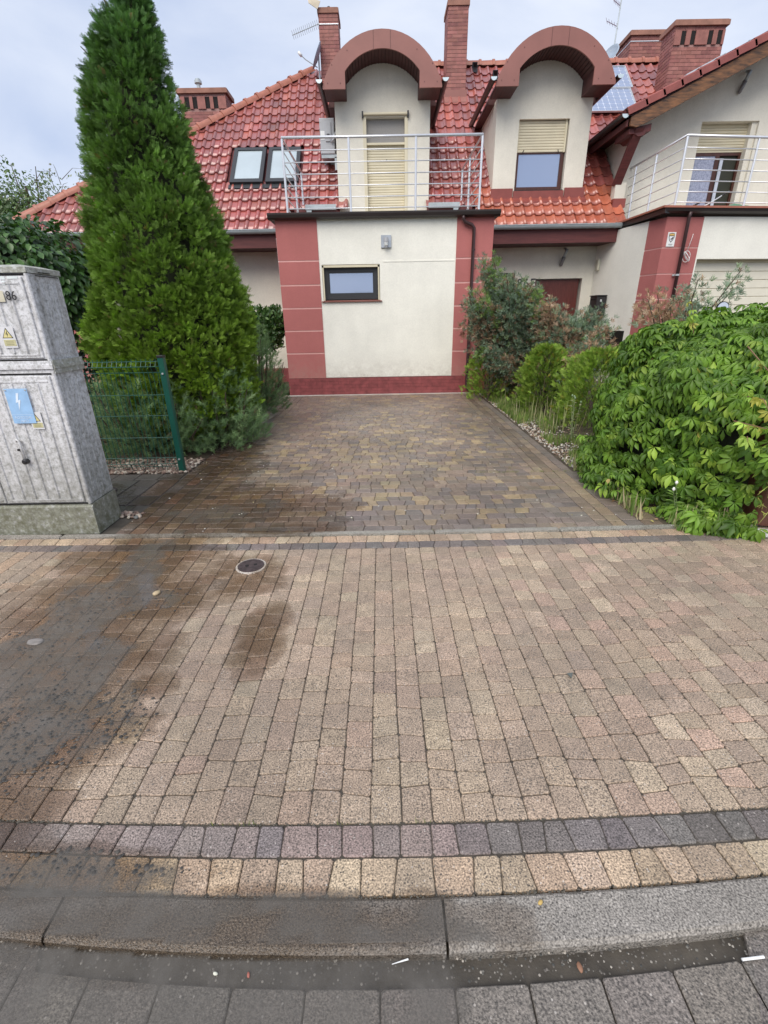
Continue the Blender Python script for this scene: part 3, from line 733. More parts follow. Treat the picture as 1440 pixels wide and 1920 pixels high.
# eaves: fascia board, soffit
def eave(x0, x1):
    b = MB(); b.box(x0, x1, 12.12, 12.15, 3.06, 3.37); b.build('fascia_board', 'fasciawood', house)
    w_ = .14; x = x0
    b = MB()
    y = 12.16
    while y < YW-.01: b.box(x0, x1, y, min(y+.115, YW), 3.06+.004, 3.08); y += .12
    b.box(x0, x1, 12.15, YW, 3.08, 3.11)
    b.build('soffit', 'soffit', house)
eave(-8.75, -2.14); eave(2.34, 5.42)
def gutter(name, x0, x1, yc, zc, r, parent, mat='zinc', ends=True):
    prof = [(yc+r*math.cos(a), zc+r*math.sin(a)) for a in [PI+PI*k/10 for k in range(11)]]
    inner = [(yc+(r-.006)*math.cos(a), zc+(r-.006)*math.sin(a)) for a in [2*PI-PI*k/10 for k in range(11)]]
    b = MB(); b.prism_x(prof+inner, x0, x1)
    b.tube([(x0, yc-r, zc+.004), (x1, yc-r, zc+.004)], .010, 6)
    o = b.build(name, mat, parent)
    x = x0+.45
    q = MB()
    while x < x1:
        pr = [(yc+(r+.004)*math.cos(a), zc+(r+.004)*math.sin(a)) for a in [PI+PI*k/8 for k in range(9)]]
        pi_ = [(yc+(r-.001)*math.cos(a), zc+(r-.001)*math.sin(a)) for a in [2*PI-PI*k/8 for k in range(9)]]
        q.prism_x(pr+pi_, x, x+.028); x += .62
    q.build('gutter_bracket', mat, o)
    if ends:
        q = MB(); half = [(yc+r*math.cos(a), zc+r*math.sin(a)) for a in [PI+PI*k/10 for k in range(11)]]
        q.prism_x(half, x0-.004, x0+.002); q.prism_x(half, x1-.002, x1+.004); q.build('gutter_end', 'zinclight', o)
    return o
gutter('gutter', -8.7, -2.15, 12.05, 3.40, .075, house); gutter('gutter', 2.345, 5.44, 12.05, 3.40, .075, house)
# boxed gutters and fascia behind the balcony
for x0, x1 in ((-1.92, -.95), (1.10, 2.13)):
    b = MB(); b.box(x0, x1, 12.44, 12.50, 3.43, 3.86); b.build('fascia_board', 'fasciawood', house)
    q = MB(); q.box(x0+.26 if x0 < 0 else x0+.03, x1-.02 if x0 < 0 else x1-.30, 12.36, 12.435, 3.83, 3.93); q.build('box_gutter', 'zinc', house)
    xx = x0+.34 if x0 < 0 else x1-.38
    q = MB(); q.prism_y([(xx-.06, 3.84), (xx-.03, 3.60), (xx+.03, 3.60), (xx+.06, 3.84)], 12.37, 12.43); q.build('gutter_outlet', 'zinc', house)

# ------------------------------------------------------------------ roof
RZ0, RY0 = 3.45, 12.2
def roofz(y): return RZ0+(y-RY0)
def hipx(y): return -8.69+1.573*(y-RY0)
def valx(y): return 5.50 if y < 14.3 else 5.2+(roofz(y)-5.45)/.46
RID = 16.7
lo = -.035*1.414
def rp(x, y): return (x, y, roofz(y)+lo)
b = MB()
def thick(pts, d=.05):
    n = len(pts); b.add(pts+[(x, y, z-d) for x, y, z in pts], [tuple(range(n)), tuple(range(2*n-1, n-1, -1))]+[(i, i+n, (i+1) % n+n, (i+1) % n) for i in range(n)])
thick([rp(-8.69, 12.17), rp(-1.93, 12.17), rp(-1.93, 16.485), rp(-8.69, 12.2)])
thick([rp(-1.93, 12.50), rp(-.9, 12.50), rp(-.9, 16.7), rp(-1.6, 16.7), rp(-1.93, 16.485)])
thick([rp(-.9, 13.0), rp(1.15, 13.0), rp(1.15, 16.7), rp(-.9, 16.7)])
thick([rp(1.15, 12.50), rp(2.13, 12.50), rp(2.13, 16.7), rp(1.15, 16.7)])
thick([rp(2.13, 12.17), rp(5.5, 12.17), rp(5.5, 14.3), rp(10.65, 16.7), rp(2.13, 16.7)])
zr = roofz(16.7)+lo; ze = roofz(12.2)+lo
thick([(-8.69, 21.2, ze), (-8.69, 12.2, ze), (-1.6, 16.7, zr)])
thick([(-1.6, 16.7, zr), (12, 16.7, zr), (12, 21.2, ze), (-8.69, 21.2, ze)])
roof = b.build('roof', simple('roof_underlay', (.13, .03, .03), .8), house)
TW, TL = .225, .33
prof = [(0, .0), (.018, -.002), (.055, -.006), (.095, -.005), (.122, .002), (.135, .014), (.150, .030), (.168, .039), (.186, .039), (.203, .029), (.217, .012), (.225, .0)]
def tile_mesh():
    vs = []; fs = []; n = len(prof)
    for (s, dz) in ((-.02, .030), (TL*.5, .015), (TL+.03, .002)):
        for x, z in prof: vs.append((x, s, z+dz))
    for x, z in prof: vs.append((x, -.017, z+.030-.020))
    for r_ in range(2):
        for i in range(n-1): fs.append((r_*n+i, r_*n+i+1, (r_+1)*n+i+1, (r_+1)*n+i))
    for i in range(n-1): fs.append((3*n+i, 3*n+i+1, i+1, i))
    return vs, fs
TVS, TFS = tile_mesh()
TM = []
def tile_col():
    return jit(R.choice([(.33,.088,.070), (.30,.078,.064), (.37,.10,.072), (.28,.075,.063)]), .14)
for k in range(8):
    q = MB(); q.cur = [(.44,.115,.060), (.40,.10,.055)][k-6] if k > 5 else [(.33,.088,.070), (.30,.078,.064), (.37,.10,.072), (.28,.075,.063), (.37,.085,.064), (.35,.074,.062)][k]  # last two colours put the matt orange of shaded lower tiles into paint
    q.add(TVS, TFS); me = bpy.data.meshes.new('tile'); me.from_pydata(q.v, [], q.f)
    a_ = me.color_attributes.new('Col', 'FLOAT_COLOR', 'POINT'); a_.data.foreach_set('color', np.array([(*c, 1) for c in q.c], np.float32).ravel())
    me.polygons.foreach_set('use_smooth', [i < 22 for i in range(len(me.polygons))]); me.update(); me.materials.append(MT['tile']); TM.append(me)
c45 = math.cos(PI/4)
def tile_mat(x, s, wob=True):
    m_ = Matrix(((1, 0, 0, x), (0, c45, -c45, RY0+s*c45), (0, c45, c45, RZ0+s*c45), (0, 0, 0, 1)))
    if wob: m_ = m_ @ Matrix.Translation((R.gauss(0, .0015), R.gauss(0, .004), R.gauss(0, .0015))) @ Matrix.Rotation(R.gauss(0, .006), 4, 'Z') @ Matrix.Rotation(R.gauss(0, .006), 4, 'X') @ Matrix.Rotation(R.gauss(0, .008), 4, 'Y')
    return m_
D1C, D2C = .12, 3.675
cands = []
s = -.06
nrow = int((16.66-12.16)/c45/TL)+1
for r_ in range(nrow):
    s = -.055+r_*TL; y = RY0+s*c45; ym = RY0+(s+TL*.5)*c45
    if ym > 16.68: break
    x = -8.8
    while x < 10:
        xm = x+TW/2; ok = hipx(ym)-.12 < xm < valx(ym)+.10
        if -1.95 < xm < 2.15 and y < 12.42: ok = False
        if abs(xm-D1C) < .93 and ym < 15.2: ok = False
        if abs(xm-D2C) < .95 and 12.9 < ym < 15.2: ok = False
        for sx in (-3.55, ):
            if sx+.03 < xm < -1.88 and 13.22 < ym < 14.17: ok = False
        if ok: cands.append((x, s, ym))
        x += TW
full = []
for (x, s, ym) in cands:
    clip = (x < hipx(ym)+.35) or (x+TW > valx(ym)-.3)
    cr_ = [tile_mat(x, s, False) @ Vector(p) for p in ((0, 0, .03), (TW, 0, .03), (TW, TL, .03), (0, TL, .03))]
    full.append((screen_area(cr_) if not clip else 0, x, s, clip))
full.sort(key=lambda q: -q[0])
for q in full[:300]:
    o = bpy.data.objects.new('tile', R.choice(TM[6:] if q[1] > 2.1 and q[2] < 1.0 else TM[:6])); COL.objects.link(o); setparent(o, roof); o.matrix_basis = tile_mat(q[1], q[2])
import bmesh
bm = bmesh.new(); tv = []; tf = []; tcs = []
b = MB()
for q in full[300:]:
    m_ = tile_mat(q[1], q[2]); b.cur = jit(R.choice([(.44,.115,.060), (.40,.10,.055)]), .1) if q[1] > 2.1 and q[2] < 1.0 else tile_col(); b.add([m_ @ Vector(v) for v in TVS], TFS)  # lower right tiles get the same painted shade tone
o = b.build('tile_field', 'tile', roof, smooth=True, auto=40); tag(o, kind='stuff')
bm.from_mesh(o.data)
# cut along hip and valley
def bis(co, no):
    geom = bm.verts[:]+bm.edges[:]+bm.faces[:]
    bmesh.ops.bisect_plane(bm, geom=geom, plane_co=co, plane_no=no, clear_outer=True, dist=1e-5)
bis((-8.69, 12.2, 0), Vector((-1, 1.573, 0)).normalized())
bis((5.50, 14.3, 0), Vector((1, -2.1, 0)).normalized()) if False else None
bm.to_mesh(o.data); bm.free()
# ridge and hip caps
def cap_mesh(L=.40, r=.105):
    vs = []; fs = []; n = 9
    for s, k in ((-.03, 1.16), (.035, 1.16), (.036, 1.0), (L, .94)):
        for i in range(n):
            a = PI*i/(n-1); vs.append((r*k*math.cos(a)*1.15, s, r*k*math.sin(a)*1.35-.06))
    for j in range(3):
        for i in range(n-1): fs.append((j*n+i, (j+1)*n+i, (j+1)*n+i+1, j*n+i+1))
    for i in range(n-1): pass
    fs.append(tuple(range(n)))
    return vs, fs
cv, cf = cap_mesh(); q = MB(); q.cur = (.36, .13, .085); q.add(cv, cf)
me = bpy.data.meshes.new('ridge_tile'); me.from_pydata(q.v, [], q.f); a_ = me.color_attributes.new('Col', 'FLOAT_COLOR', 'POINT')
a_.data.foreach_set('color', np.array([(*c, 1) for c in q.c], np.float32).ravel()); me.polygons.foreach_set('use_smooth', [i >= 0 for i in range(len(me.polygons))])
me.materials.append(simple('matt_ridge_tile', None, .42, var=.15, vscale=8)); me.update()
try: me.set_sharp_from_angle(angle=math.radians(40))
except Exception: pass
def caps(p0, p1, name='ridge_tile', step=.375):
    p0, p1 = Vector(p0), Vector(p1); d = (p1-p0).normalized(); n = int((p1-p0).length/step)
    z = Vector((0, 0, 1)); z = (z-d*z.dot(d)).normalized(); x = d.cross(z)
    for i in range(n):
        p = p0+d*(i*step)
        o = bpy.data.objects.new(name, me); COL.objects.link(o); setparent(o, roof)
        o.matrix_basis = Matrix(((x.x, d.x, z.x, p.x), (x.y, d.y, z.y, p.y), (x.z, d.z, z.z, p.z), (0, 0, 0, 1))) @ Matrix.Rotation(R.gauss(0, .012), 4, 'X')
caps((-8.75, 12.16, 3.455), (-1.62, 16.70, 7.985)); caps((10.0, 16.72, 7.985), (-1.4, 16.72, 7.985))
# roof steps near the ridge
for x, s in ((2.70, 5.95), (3.22, 5.55)):
    m_ = tile_mat(x, s, False); q = MB(); q.box(-.06, .06, -.02, .30, .045, .06); q.box(-.07, .07, .22, .24, .05, .16); q.tube([(-.06, .0, .06), (-.06, .24, .15)], .008, 6); q.tube([(.06, .0, .06), (.06, .24, .15)], .008, 6)
    q.build('roof_step', 'black', roof, xf=lambda v, m_=m_: m_ @ v)

# skylights
for (x0, x1) in ((-3.52, -2.74), (-2.67, -1.89)):
    s0, s1 = (13.24-12.2)/c45, (14.15-12.2)/c45
    m_ = tile_mat(0, 0, False); xf = lambda v, m_=m_: m_ @ v
    q = MB(); q.box(x0, x1, s0, s0+.12, .0, .10); q.box(x0, x1, s1-.10, s1, .0, .10); q.box(x0, x0+.09, s0+.12, s1-.10, .0, .10); q.box(x1-.09, x1, s0+.12, s1-.10, .0, .10)
    q.box(x0-.03, x1+.03, s0-.14, s0-.002, .022, .045)
    sk = q.build('skylight', 'anth', house, xf=xf)
    q = MB(); q.box(x0+.09, x1-.09, s0+.12, s1-.10, .03, .075); q.build('pane', 'blindglass', sk, xf=xf)

# ------------------------------------------------------------------ dormers
def arc(cx, cz, r, a0, a1, n): return [(cx+r*math.cos(a0+(a1-a0)*i/n), cz+r*math.sin(a0+(a1-a0)*i/n)) for i in range(n+1)]
DY = 12.80
def dormer(cx, window):
    ro, ri, cz, hw, hi, zb = 1.295, 1.0, 5.525, 1.225, .76, 5.895
    zo = cz+math.sqrt(ro*ro-hw*hw); zi = cz+math.sqrt(ri*ri-hi*hi)
    ao = math.acos(hw/ro); ai = math.acos(hi/ri)
    outer = [(cx+hw, zb)]+arc(cx, cz, ro, ao, PI-ao, 28)+[(cx-hw, zb)]
    inner = arc(cx, cz, ri, PI-ai, ai, 24)
    b = MB()       # hood: ring between outer and inner outline, as strips
    nO = arc(cx, cz, ro, ao, PI-ao, 24); nI = arc(cx, cz, ri, ai, PI-ai, 24)
    nO = [(cx+hw, zb), (cx+hw, zo)]+nO[1:-1]+[(cx-hw, zo), (cx-hw, zb)]; nI = [(cx+hi, zb), (cx+hi, zi)]+nI[1:-1]+[(cx-hi, zi), (cx-hi, zb)]
    def ring(b, y0, y1, O, I):
        n = len(O); vs = [(x, y0, z) for x, z in O]+[(x, y0, z) for x, z in I]+[(x, y1, z) for x, z in O]+[(x, y1, z) for x, z in I]
        fs = []
        for i in range(n-1):
            fs += [(i, n+i, n+i+1, i+1), (2*n+i, 2*n+i+1, 3*n+i+1, 3*n+i), (i, i+1, 2*n+i+1, 2*n+i), (n+i, 3*n+i, 3*n+i+1, n+i+1)]
        fs += [(0, 2*n, 3*n, n), (n-1, 2*n-1, 4*n-1, 3*n-1)]
        b.add(vs, fs)
    ring(b, 12.17, 12.205, nO, nI); fo = b.build('arched_fascia', 'fascia', house)
    q = MB()
    for sg in (-1, 1):
        for (dx, z) in ((.86, 5.99), (1.12, 5.99), (1.02, 6.28), (.70, 6.50)): q.disc((cx+sg*dx, 12.17, z), .009, .006, 8, 'y')
        q.box(cx+sg*.17-.004, cx+sg*.17+.004, 12.166, 12.17, cz+math.sqrt(ri*ri-.17**2)+.006, cz+math.sqrt(ro*ro-.17**2)-.004)
    q.build('screw', simple('fascia_screw', (.13, .05, .045), .6), fo)
    def shr(L, k): return [(cx+(x-cx)*k, z) for x, z in L]
    b = MB(); O2 = [(cx+(x-cx)*.985, z-.012 if z > zb+.01 else z+.004) for x, z in nO]; I2 = [(cx+(x-cx)*1.012, z+.01 if z > zb+.01 else z+.004) for x, z in nI]
    ring(b, 12.207, DY+.02, O2, I2); b.build('hood_soffit', 'soffit', house)
    # plank seams of the soffit
    q = MB()
    for i in range(2, len(nI)-2):
        (xa, za) = nI[i]; q.tube([(xa, 12.21, za+.006), (xa, DY, za+.006)], .006, 4)
    q.build('soffit_seam', simple('soffit_seam_dark', (.03, .008, .008), .8, var=0), house)
    # barrel body back to the roof
    b = MB(); solid = [(cx+(x-cx)*.985, z-.012 if z > zb+.01 else z+.006) for x, z in nO]
    b.prism_y(solid, DY+.30, 15.7); b.build('dormer_roof', 'soffit', house)
    # wall under the arch
    b = MB(); topw = [(cx+hi+.02, 5.70)]+[(cx+hi+.02, zi)]+arc(cx, cz, ri+.012, ai, PI-ai, 24)[1:-1]+[(cx-hi-.02, zi), (cx-hi-.02, 5.70)]
    b.prism_y(topw, DY, DY+.28)
    x0, x1, z0, z1 = window
    wall_boxes(b, cx-1.045, cx+1.045, 3.40, 5.70, [(x0, x1, z0, z1)], DY, DY+.28)
    for sg in (-1, 1):
        xa, xb = (cx+sg*1.045, cx+sg*(hi+.02)); b.box(min(xa, xb), max(xa, xb), DY, DY+.28, 5.70, 5.93)
        xc = cx+sg*1.045; b.box(min(xc, xc-sg*.2), max(xc, xc-sg*.2), DY+.28, 15.2, 3.4, 5.93)
    b.build('dormer_wall', 'cream_shaded', house)
    for sg in (-1, 1):      # gutters along both sides
        r = .062; gx = cx+sg*(hw+.062); zc = 6.03
        pr = [(gx+r*math.cos(a), zc+r*math.sin(a)) for a in [PI+PI*k/10 for k in range(11)]]; pi_ = [(gx+(r-.006)*math.cos(a), zc+(r-.006)*math.sin(a)) for a in [2*PI-PI*k/10 for k in range(11)]]
        q = MB(); q.prism_y(pr+pi_, 12.12, 14.75); gg = q.build('dormer_gutter', 'darkgutter', house)
        q = MB(); q.prism_y(pr, 12.105, 12.119); q.build('gutter_end', 'zinclight', gg)
dormer(D1C, (D1C-.40, D1C+.52, 3.43, 5.62)); dormer(D2C, (3.14, 4.26, 4.21, 5.54))
# balcony door with closed roller shutter
x0, x1 = D1C-.40, D1C+.52
q = MB(); q.box(x0, x1, DY+.12, DY+.16, 5.18, 5.615); sh = q.build('shutter_net', simple('grey_net', (.30, .29, .28), .8, var=.1, vscale=60), house)
q = MB(); q.box(x0-.035, x0+.035, DY-.012, DY+.11, 3.43, 5.66); q.box(x1-.035, x1+.035, DY-.012, DY+.11, 3.43, 5.66); q.box(x0+.035, x1-.035, DY+.02, DY+.10, 5.13, 5.17); q.build('shutter_rail', 'shutter', house)
q = MB(); q.tube([(x0-.02, DY-.04, 5.665), (x1+.02, DY-.04, 5.665)], .026, 10); q.build('awning_tube', 'shutter', house)
q = MB(); q.box(x0-.055, x0-.02, DY-.07, DY-.01, 5.60, 5.71); q.box(x1+.02, x1+.055, DY-.07, DY-.01, 5.60, 5.71); q.build('awning_bracket', 'black', house)
bd = MB(); bd.box(x0+.035, x1-.035, DY+.10, DY+.12, 3.43, 5.13); bd = bd.build('roller_shutter', 'shutter', house)
z = 5.125
while z > 3.45:
    q = MB(); q.prism_x([(DY+.10, z-.050), (DY+.090, z-.044), (DY+.087, z-.025), (DY+.090, z-.006), (DY+.10, z)], x0+.037, x1-.037); q.build('slat', 'shutter', bd); z -= .0525
q = MB(); q.disc((.20, DY+.078, 4.86), .012, .01, 8, 'y'); q.build('shutter_lock', 'black', bd)
# dormer window 2
x0, x1, z0, z1 = 3.14, 4.26, 4.21, 5.54
q = MB(); q.box(x0+.02, x1-.02, DY+.10, DY+.17, z0+.02, z0+.09); q.box(x0+.02, x0+.07, DY+.10, DY+.17, z0+.09, 4.93); q.box(x1-.10, x1-.02, DY+.10, DY+.17, z0+.09, 4.93); q.box(x0+.02, x1-.02, DY+.10, DY+.17, 4.93, 4.98)
wd = q.build('dormer_window', 'brownframe', house)
q = MB(); q.box(x0+.07, x1-.10, DY+.12, DY+.15, z0+.09, 4.93); q.build('pane', 'glass', wd)
q = MB(); q.prism_x([(DY-.03, z0-.005), (DY+.10, z0+.01), (DY+.10, z0+.02), (DY-.03, z0+.008)], x0, x1); q.build('sill', 'darkgutter', wd)
z = z1-.01; k = 0
while z > 4.96:
    q = MB(); q.prism_x([(DY+.09, z-.050), (DY+.082, z-.044), (DY+.079, z-.025), (DY+.082, z-.006), (DY+.09, z)], x0+.03, x1-.06); q.build('slat', 'shutter', wd); z -= .0525
q = MB(); q.box(x0+.0, x0+.03, DY+.06, DY+.12, 4.95, z1); q.box(x1-.06, x1-.02, DY+.06, DY+.12, 4.95, z1); q.build('shutter_rail', 'shutter', wd)
q = MB(); q.tube([(x0+.14, DY+.065, 4.94), (x0+.17, DY+.065, 5.0)], .008, 5); q.tube([(x1-.16, DY+.065, 4.94), (x1-.18, DY+.065, 5.0)], .008, 5); q.build('shutter_stop', 'black', wd)
# lead-coloured flashing below dormer 2 and round the chimney foot
q = MB(); q.box(2.60, 3.10, 12.755, 12.80, 4.00, 4.25); q.box(4.30, 4.76, 12.755, 12.80, 4.00, 4.25); q.box(3.12, 4.28, 12.76, 12.80, 4.02, 4.20)
q.prism_x([(12.66, 3.935), (12.80, 4.055), (12.80, 4.09), (12.66, 3.97)], 2.58, 4.80)
q.build('flashing', simple('painted_flashing', (.24, .060, .048), .4, var=.12), house)

# ------------------------------------------------------------------ chimneys
def chimney(x0, x1, y0, y1, z0, z1, capover=.05, holes=None, band=None, smooth_above=None, parent=None):
    c0 = MB(); c0.box(x0+.006, x1-.006, y0+.006, y1-.006, z0, z1-.09); ch = c0.build('chimney', 'chimmort', parent or house)
    q = MB(); q.box(x0-capover, x1+capover, y0-capover, y1+capover, z1-.10, z1); q.box(x0-capover+.03, x1+capover-.03, y0-capover+.03, y1+capover-.03, z1, z1+.02); q.build('cap', 'chimcap', ch)
    b = MB(); n = int((z1-.10-z0)/.076)
    for r_ in range(n):
        z = z1-.105-(r_+1)*.076
        def run(a, c, put):
            L = .25; off = (r_ % 2)*.5*L; t_ = a-off
            while t_ < c:
                u, v = max(t_, a), min(t_+L-.010, c)
                if v-u > .02: b.cur = jit(R.choice([(.30,.125,.105), (.27,.105,.095), (.33,.14,.12)]), .07); put(u, v)
                t_ += L
        def hit(u, v):
            return holes and any(u < hx1 and v > hx0 and z+.07 > hz0 and z < hz1 for hx0, hx1, hz0, hz1 in holes)
        run(x0, x1, lambda u, v: None if hit(u, v) else b.box(u, v, y0-.002, y0+.01, z, z+.066))
        for xx in (x0, x1): run(y0, y1, lambda u, v: b.box(xx-.008, xx+.008, u+.0021, v-.0021, z, z+.066))
    tag(b.build('brickwork', 'chim', ch), kind='stuff')
    if holes:
        q = MB(); w2 = MB()
        for hx0, hx1, hz0, hz1 in holes: q.box(hx0, hx1, y0-.0045, y0+.004, hz0, hz1)
        q.build('vent_opening', 'hole', ch)
        hz0, hz1 = holes[0][2], holes[0][3]; w2 = MB(); xs_ = [x0]+[v for h in holes for v in (h[0], h[1])]+[x1]
        for i in range(0, len(xs_), 2): w2.box(xs_[i], xs_[i+1], y0-.03, y0-.005, hz0-.02, hz1+.01)
        w2.cur = (.30, .125, .105); w2.c = [(.30, .125, .105)]*len(w2.v); w2.build('vent_pier', 'chim', ch)
    if band is not None:
        q = MB(); q.box(x0-.012, x1+.012, y0-.012, y1+.012, band-.02, band); q.build('metal_band', 'pvframe', ch)
    return ch
ch1 = chimney(-5.50, -4.22, 16.5, 17.1, 5.2, 7.47, .07, [(-5.37, -5.24, 7.05, 7.30), (-5.15, -5.02, 7.05, 7.30), (-4.80, -4.67, 7.05, 7.30), (-4.57, -4.44, 7.05, 7.30)])
q = MB(); q.tube([(-5.02, 16.8, 7.48), (-5.02, 16.8, 7.72)], .05, 12); q.disc((-5.02, 16.8, 7.70), .10, .06, 16); q.disc((-5.02, 16.8, 7.76), .07, .04, 16); q.build('flue_pipe', 'zinc', ch1)
ch2 = chimney(-1.47, -.98, 16.1, 16.8, 7.2, 8.92, .03, band=8.62)
q = MB(); q.tube([(-1.22, 16.4, 8.93), (-1.22, 16.4, 9.0)], .10, 14); q.tube([(-1.22, 16.4, 9.0), (-1.22, 16.4, 9.05), (-1.22, 16.4, 9.09)], [.095, .075, .02], 14); q.build('flue_cowl', 'black', ch2, smooth=True)
chimney(1.84, 2.34, 15.65, 16.35, 6.6, 8.82, .03)
chimney(7.30, 8.5, 17.45, 18.4, 7.6, 8.93, .06, band=8.72)
ch5 = chimney(7.42, 8.66, 15.2, 15.8, 5.9, 8.16, .06, [(7.58, 7.70, 7.72, 7.97), (7.82, 7.94, 7.72, 7.97), (8.25, 8.37, 7.72, 7.97), (8.48, 8.60, 7.72, 7.97)])
q = MB(); q.prism_x([(15.45, 6.70), (15.70, 6.92), (15.70, 7.0), (15.45, 6.75)], 1.78, 2.40); q.box(1.80, 2.38, 15.60, 15.66, 6.85, 7.05); q.build('chimney_flashing', 'fascia', house)

# downpipe at the garage
q = MB(); q.tube([(1.62, 10.40, 3.34), (1.625, 10.41, 3.29), (1.66, 10.43, 3.24), (1.80, 10.435, 3.19), (1.845, 10.44, 3.14), (1.85, 10.44, .16), (1.87, 10.42, .09), (2.0, 10.36, .045), (2.15, 10.33, .035)], .032, 12)
dp = q.build('downpipe', 'pipebrown', house, smooth=True)
for z in (.45, 1.7, 2.75): q = MB(); q.tube([(1.85, 10.44, z), (1.85, 10.44, z+.03)], .037, 12); q.box(1.845, 1.855, 10.44, 10.50, z, z+.03); q.build('pipe_clip', 'pipebrown', dp)
# soil strip and terrace behind are plain ground

# ================================================================== NEIGHBOURING HOUSE (right)
nb = empty('neighbouring_house', (7.5, 12.8, 0), 'right hand house with gable roof verge, steel balcony railing and cream sectional garage door', 'house')
PX = 5.65
def sh_(v): return Vector((v.x, v.y+max(0, v.x-PX)*.12, v.z))
b = MB(); wall_boxes(b, 6.44, 11.5, 0, 3.30, [(6.47, 9.4, 0, 2.56)], 10.60, 10.85); b.build('garage_wall', 'cream', nb, xf=sh_)
b = MB(); b.prism_z([(5.56, 11.10), (5.86, 11.10), (5.56, 12.9), (5.27, 12.9)], 0, 3.30); b.build('side_wall', 'cream', nb)
b = MB(); zz = [0, .42, .90, 1.36, 1.82, 2.29, 2.76, 3.30]
for i in range(len(zz)-1):
    z0, z1 = zz[i]+(.010 if i else 0), zz[i+1]-.010
    b.prism_z([(5.65, 10.60), (6.44, 10.60+.79*.12), (6.44, 10.9), (5.95, 11.102), (5.562, 11.102)], z0, z1)
pl_ = b.build('pilaster', 'redpl', nb)
for z in zz[1:-1]: b = MB(); b.prism_z([(5.656, 10.606), (6.436, 10.606+.78*.12), (6.43, 10.9), (5.95, 11.09), (5.568, 11.09)], z-.010, z+.010); b.build('pilaster_joint', 'redgroove', pl_)
gd = MB(); gd.box(6.47, 9.4, 10.80, 10.84, 0, 2.56); gd = gd.build('garage_door', 'shutter', nb, xf=sh_)
z = 2.50
while z > .1:
    q = MB(); q.bbox(6.48, 9.39, 10.775, 10.80, z-.155, z, .006); q.build('door_panel', simple('cream_door_panel', (.74, .70, .58), .45, var=.04) if 'cream_door_panel' not in bpy.data.materials else bpy.data.materials['cream_door_panel'], gd, xf=sh_); z -= .163
# slab edge
b = MB(); b.prism_x([(10.44, 3.42), (10.45, 3.37), (10.50, 3.34), (10.56, 3.34), (10.60, 3.30), (10.60, 3.42)], 5.50, 11.6); b.build('slab_gutter', 'darkgutter', nb, xf=sh_)
b = MB(); b.prism_z([(5.50, 10.44), (5.62, 10.50), (5.54, 12.3), (5.41, 12.3)], 3.33, 3.42); b.build('side_gutter', 'darkgutter', nb)
b = MB(); b.box(5.46, 11.6, 10.42, 10.75, 3.421, 3.455); b.build('slab_coping', simple('terracotta_coping', (.36, .13, .085), .55, var=.12), nb, xf=sh_)
b = MB(); b.prism_z([(5.45, 10.42), (5.75, 10.75), (5.70, 12.78), (5.36, 12.78)], 3.4215, 3.454); b.build('side_coping', bpy.data.materials['terracotta_coping'], nb)
b = MB(); b.prism_z([(5.70, 10.75), (11.5, 11.4), (11.5, 12.8), (5.70, 12.8)], 3.30, 3.43); b.build('balcony_floor', bpy.data.materials['balcony_tiles'], nb)
q = MB(); q.tube([(6.05, 10.53, 3.36), (6.05, 10.55, 3.28), (6.05, 10.555, .1)], .034, 12); dp2 = q.build('downpipe', 'pipebrown', nb, smooth=True)
for z in (2.25, 1.1): q = MB(); q.tube([(6.05, 10.555, z), (6.05, 10.555, z+.03)], .039, 12); q.box(5.98, 6.12, 10.60, 10.62, z, z+.03); q.build('pipe_clip', 'zinc', dp2)
railing(nb, [(5.78, 10.66), (7.25, 10.84), (8.7, 11.02), (5.78, 11.7), (5.78, 12.55)], [(5.78, 12.78), (5.78, 10.66), (7.25, 10.84), (10.0, 11.18)], 3.455, 4.60)
# upper gable wall, left side wall
GE = 5.32; SL = .457
def grz(x): return GE+(x-5.18)*SL
b = MB()
b.prism_y([(5.62, 3.0), (7.20, 3.0), (7.20, 5.44), (7.20, grz(7.2)), (5.62, grz(5.62)-.02)], 12.8, 13.1)
b.prism_y([(7.20, 5.44), (8.47, 5.44), (8.47, grz(8.47)), (7.20, grz(7.20))], 12.8, 13.1)
b.prism_y([(8.47, 3.0), (11.5, 3.0), (11.5, grz(11.5)), (8.47, grz(8.47))], 12.8, 13.1)
b.box(5.62, 5.9, 13.1, 20, 3.0, 5.44)
b.build('gable_wall', 'cream_shaded', nb)
# roof plane, rafters, verge
b = MB(); b.prism_y([(5.14, GE+.02), (12.5, grz(12.5)+.04), (12.5, grz(12.5)+.16), (5.14, GE+.12)], 12.05, 21); nroof = b.build('roof', bpy.data.materials['roof_underlay'], nb)
b = MB(); b.prism_y([(5.20, GE+.0), (12.5, grz(12.5)+.02), (12.5, grz(12.5)-.03), (5.20, GE-.05)], 12.06, 12.8)
b.build('soffit', 'soffit', nb)
b = MB(); b.box(5.22, 5.62, 12.06, 20, GE-.03, GE+.01); b.build('eave_soffit', 'soffit', nb)
b = MB(); b.prism_y([(5.26, GE-.02), (12.5, grz(12.5)+.0), (12.5, grz(12.5)-.22), (5.62, GE-.10), (5.40, GE-.19), (5.26, GE-.16)], 12.00, 12.058); b.build('verge_rafter', 'oldwood', nb)
for y in (12.10, 12.45, 12.78): pass
b = MB(); b.prism_y([(5.30, GE-.19), (5.75, GE-.10), (5.75, GE-.23), (5.66, GE-.24), (5.62, GE-.30), (5.50, GE-.32), (5.42, GE-.27), (5.30, GE-.28)], 12.10, 12.75); b.build('purlin', 'fasciawood', nb)
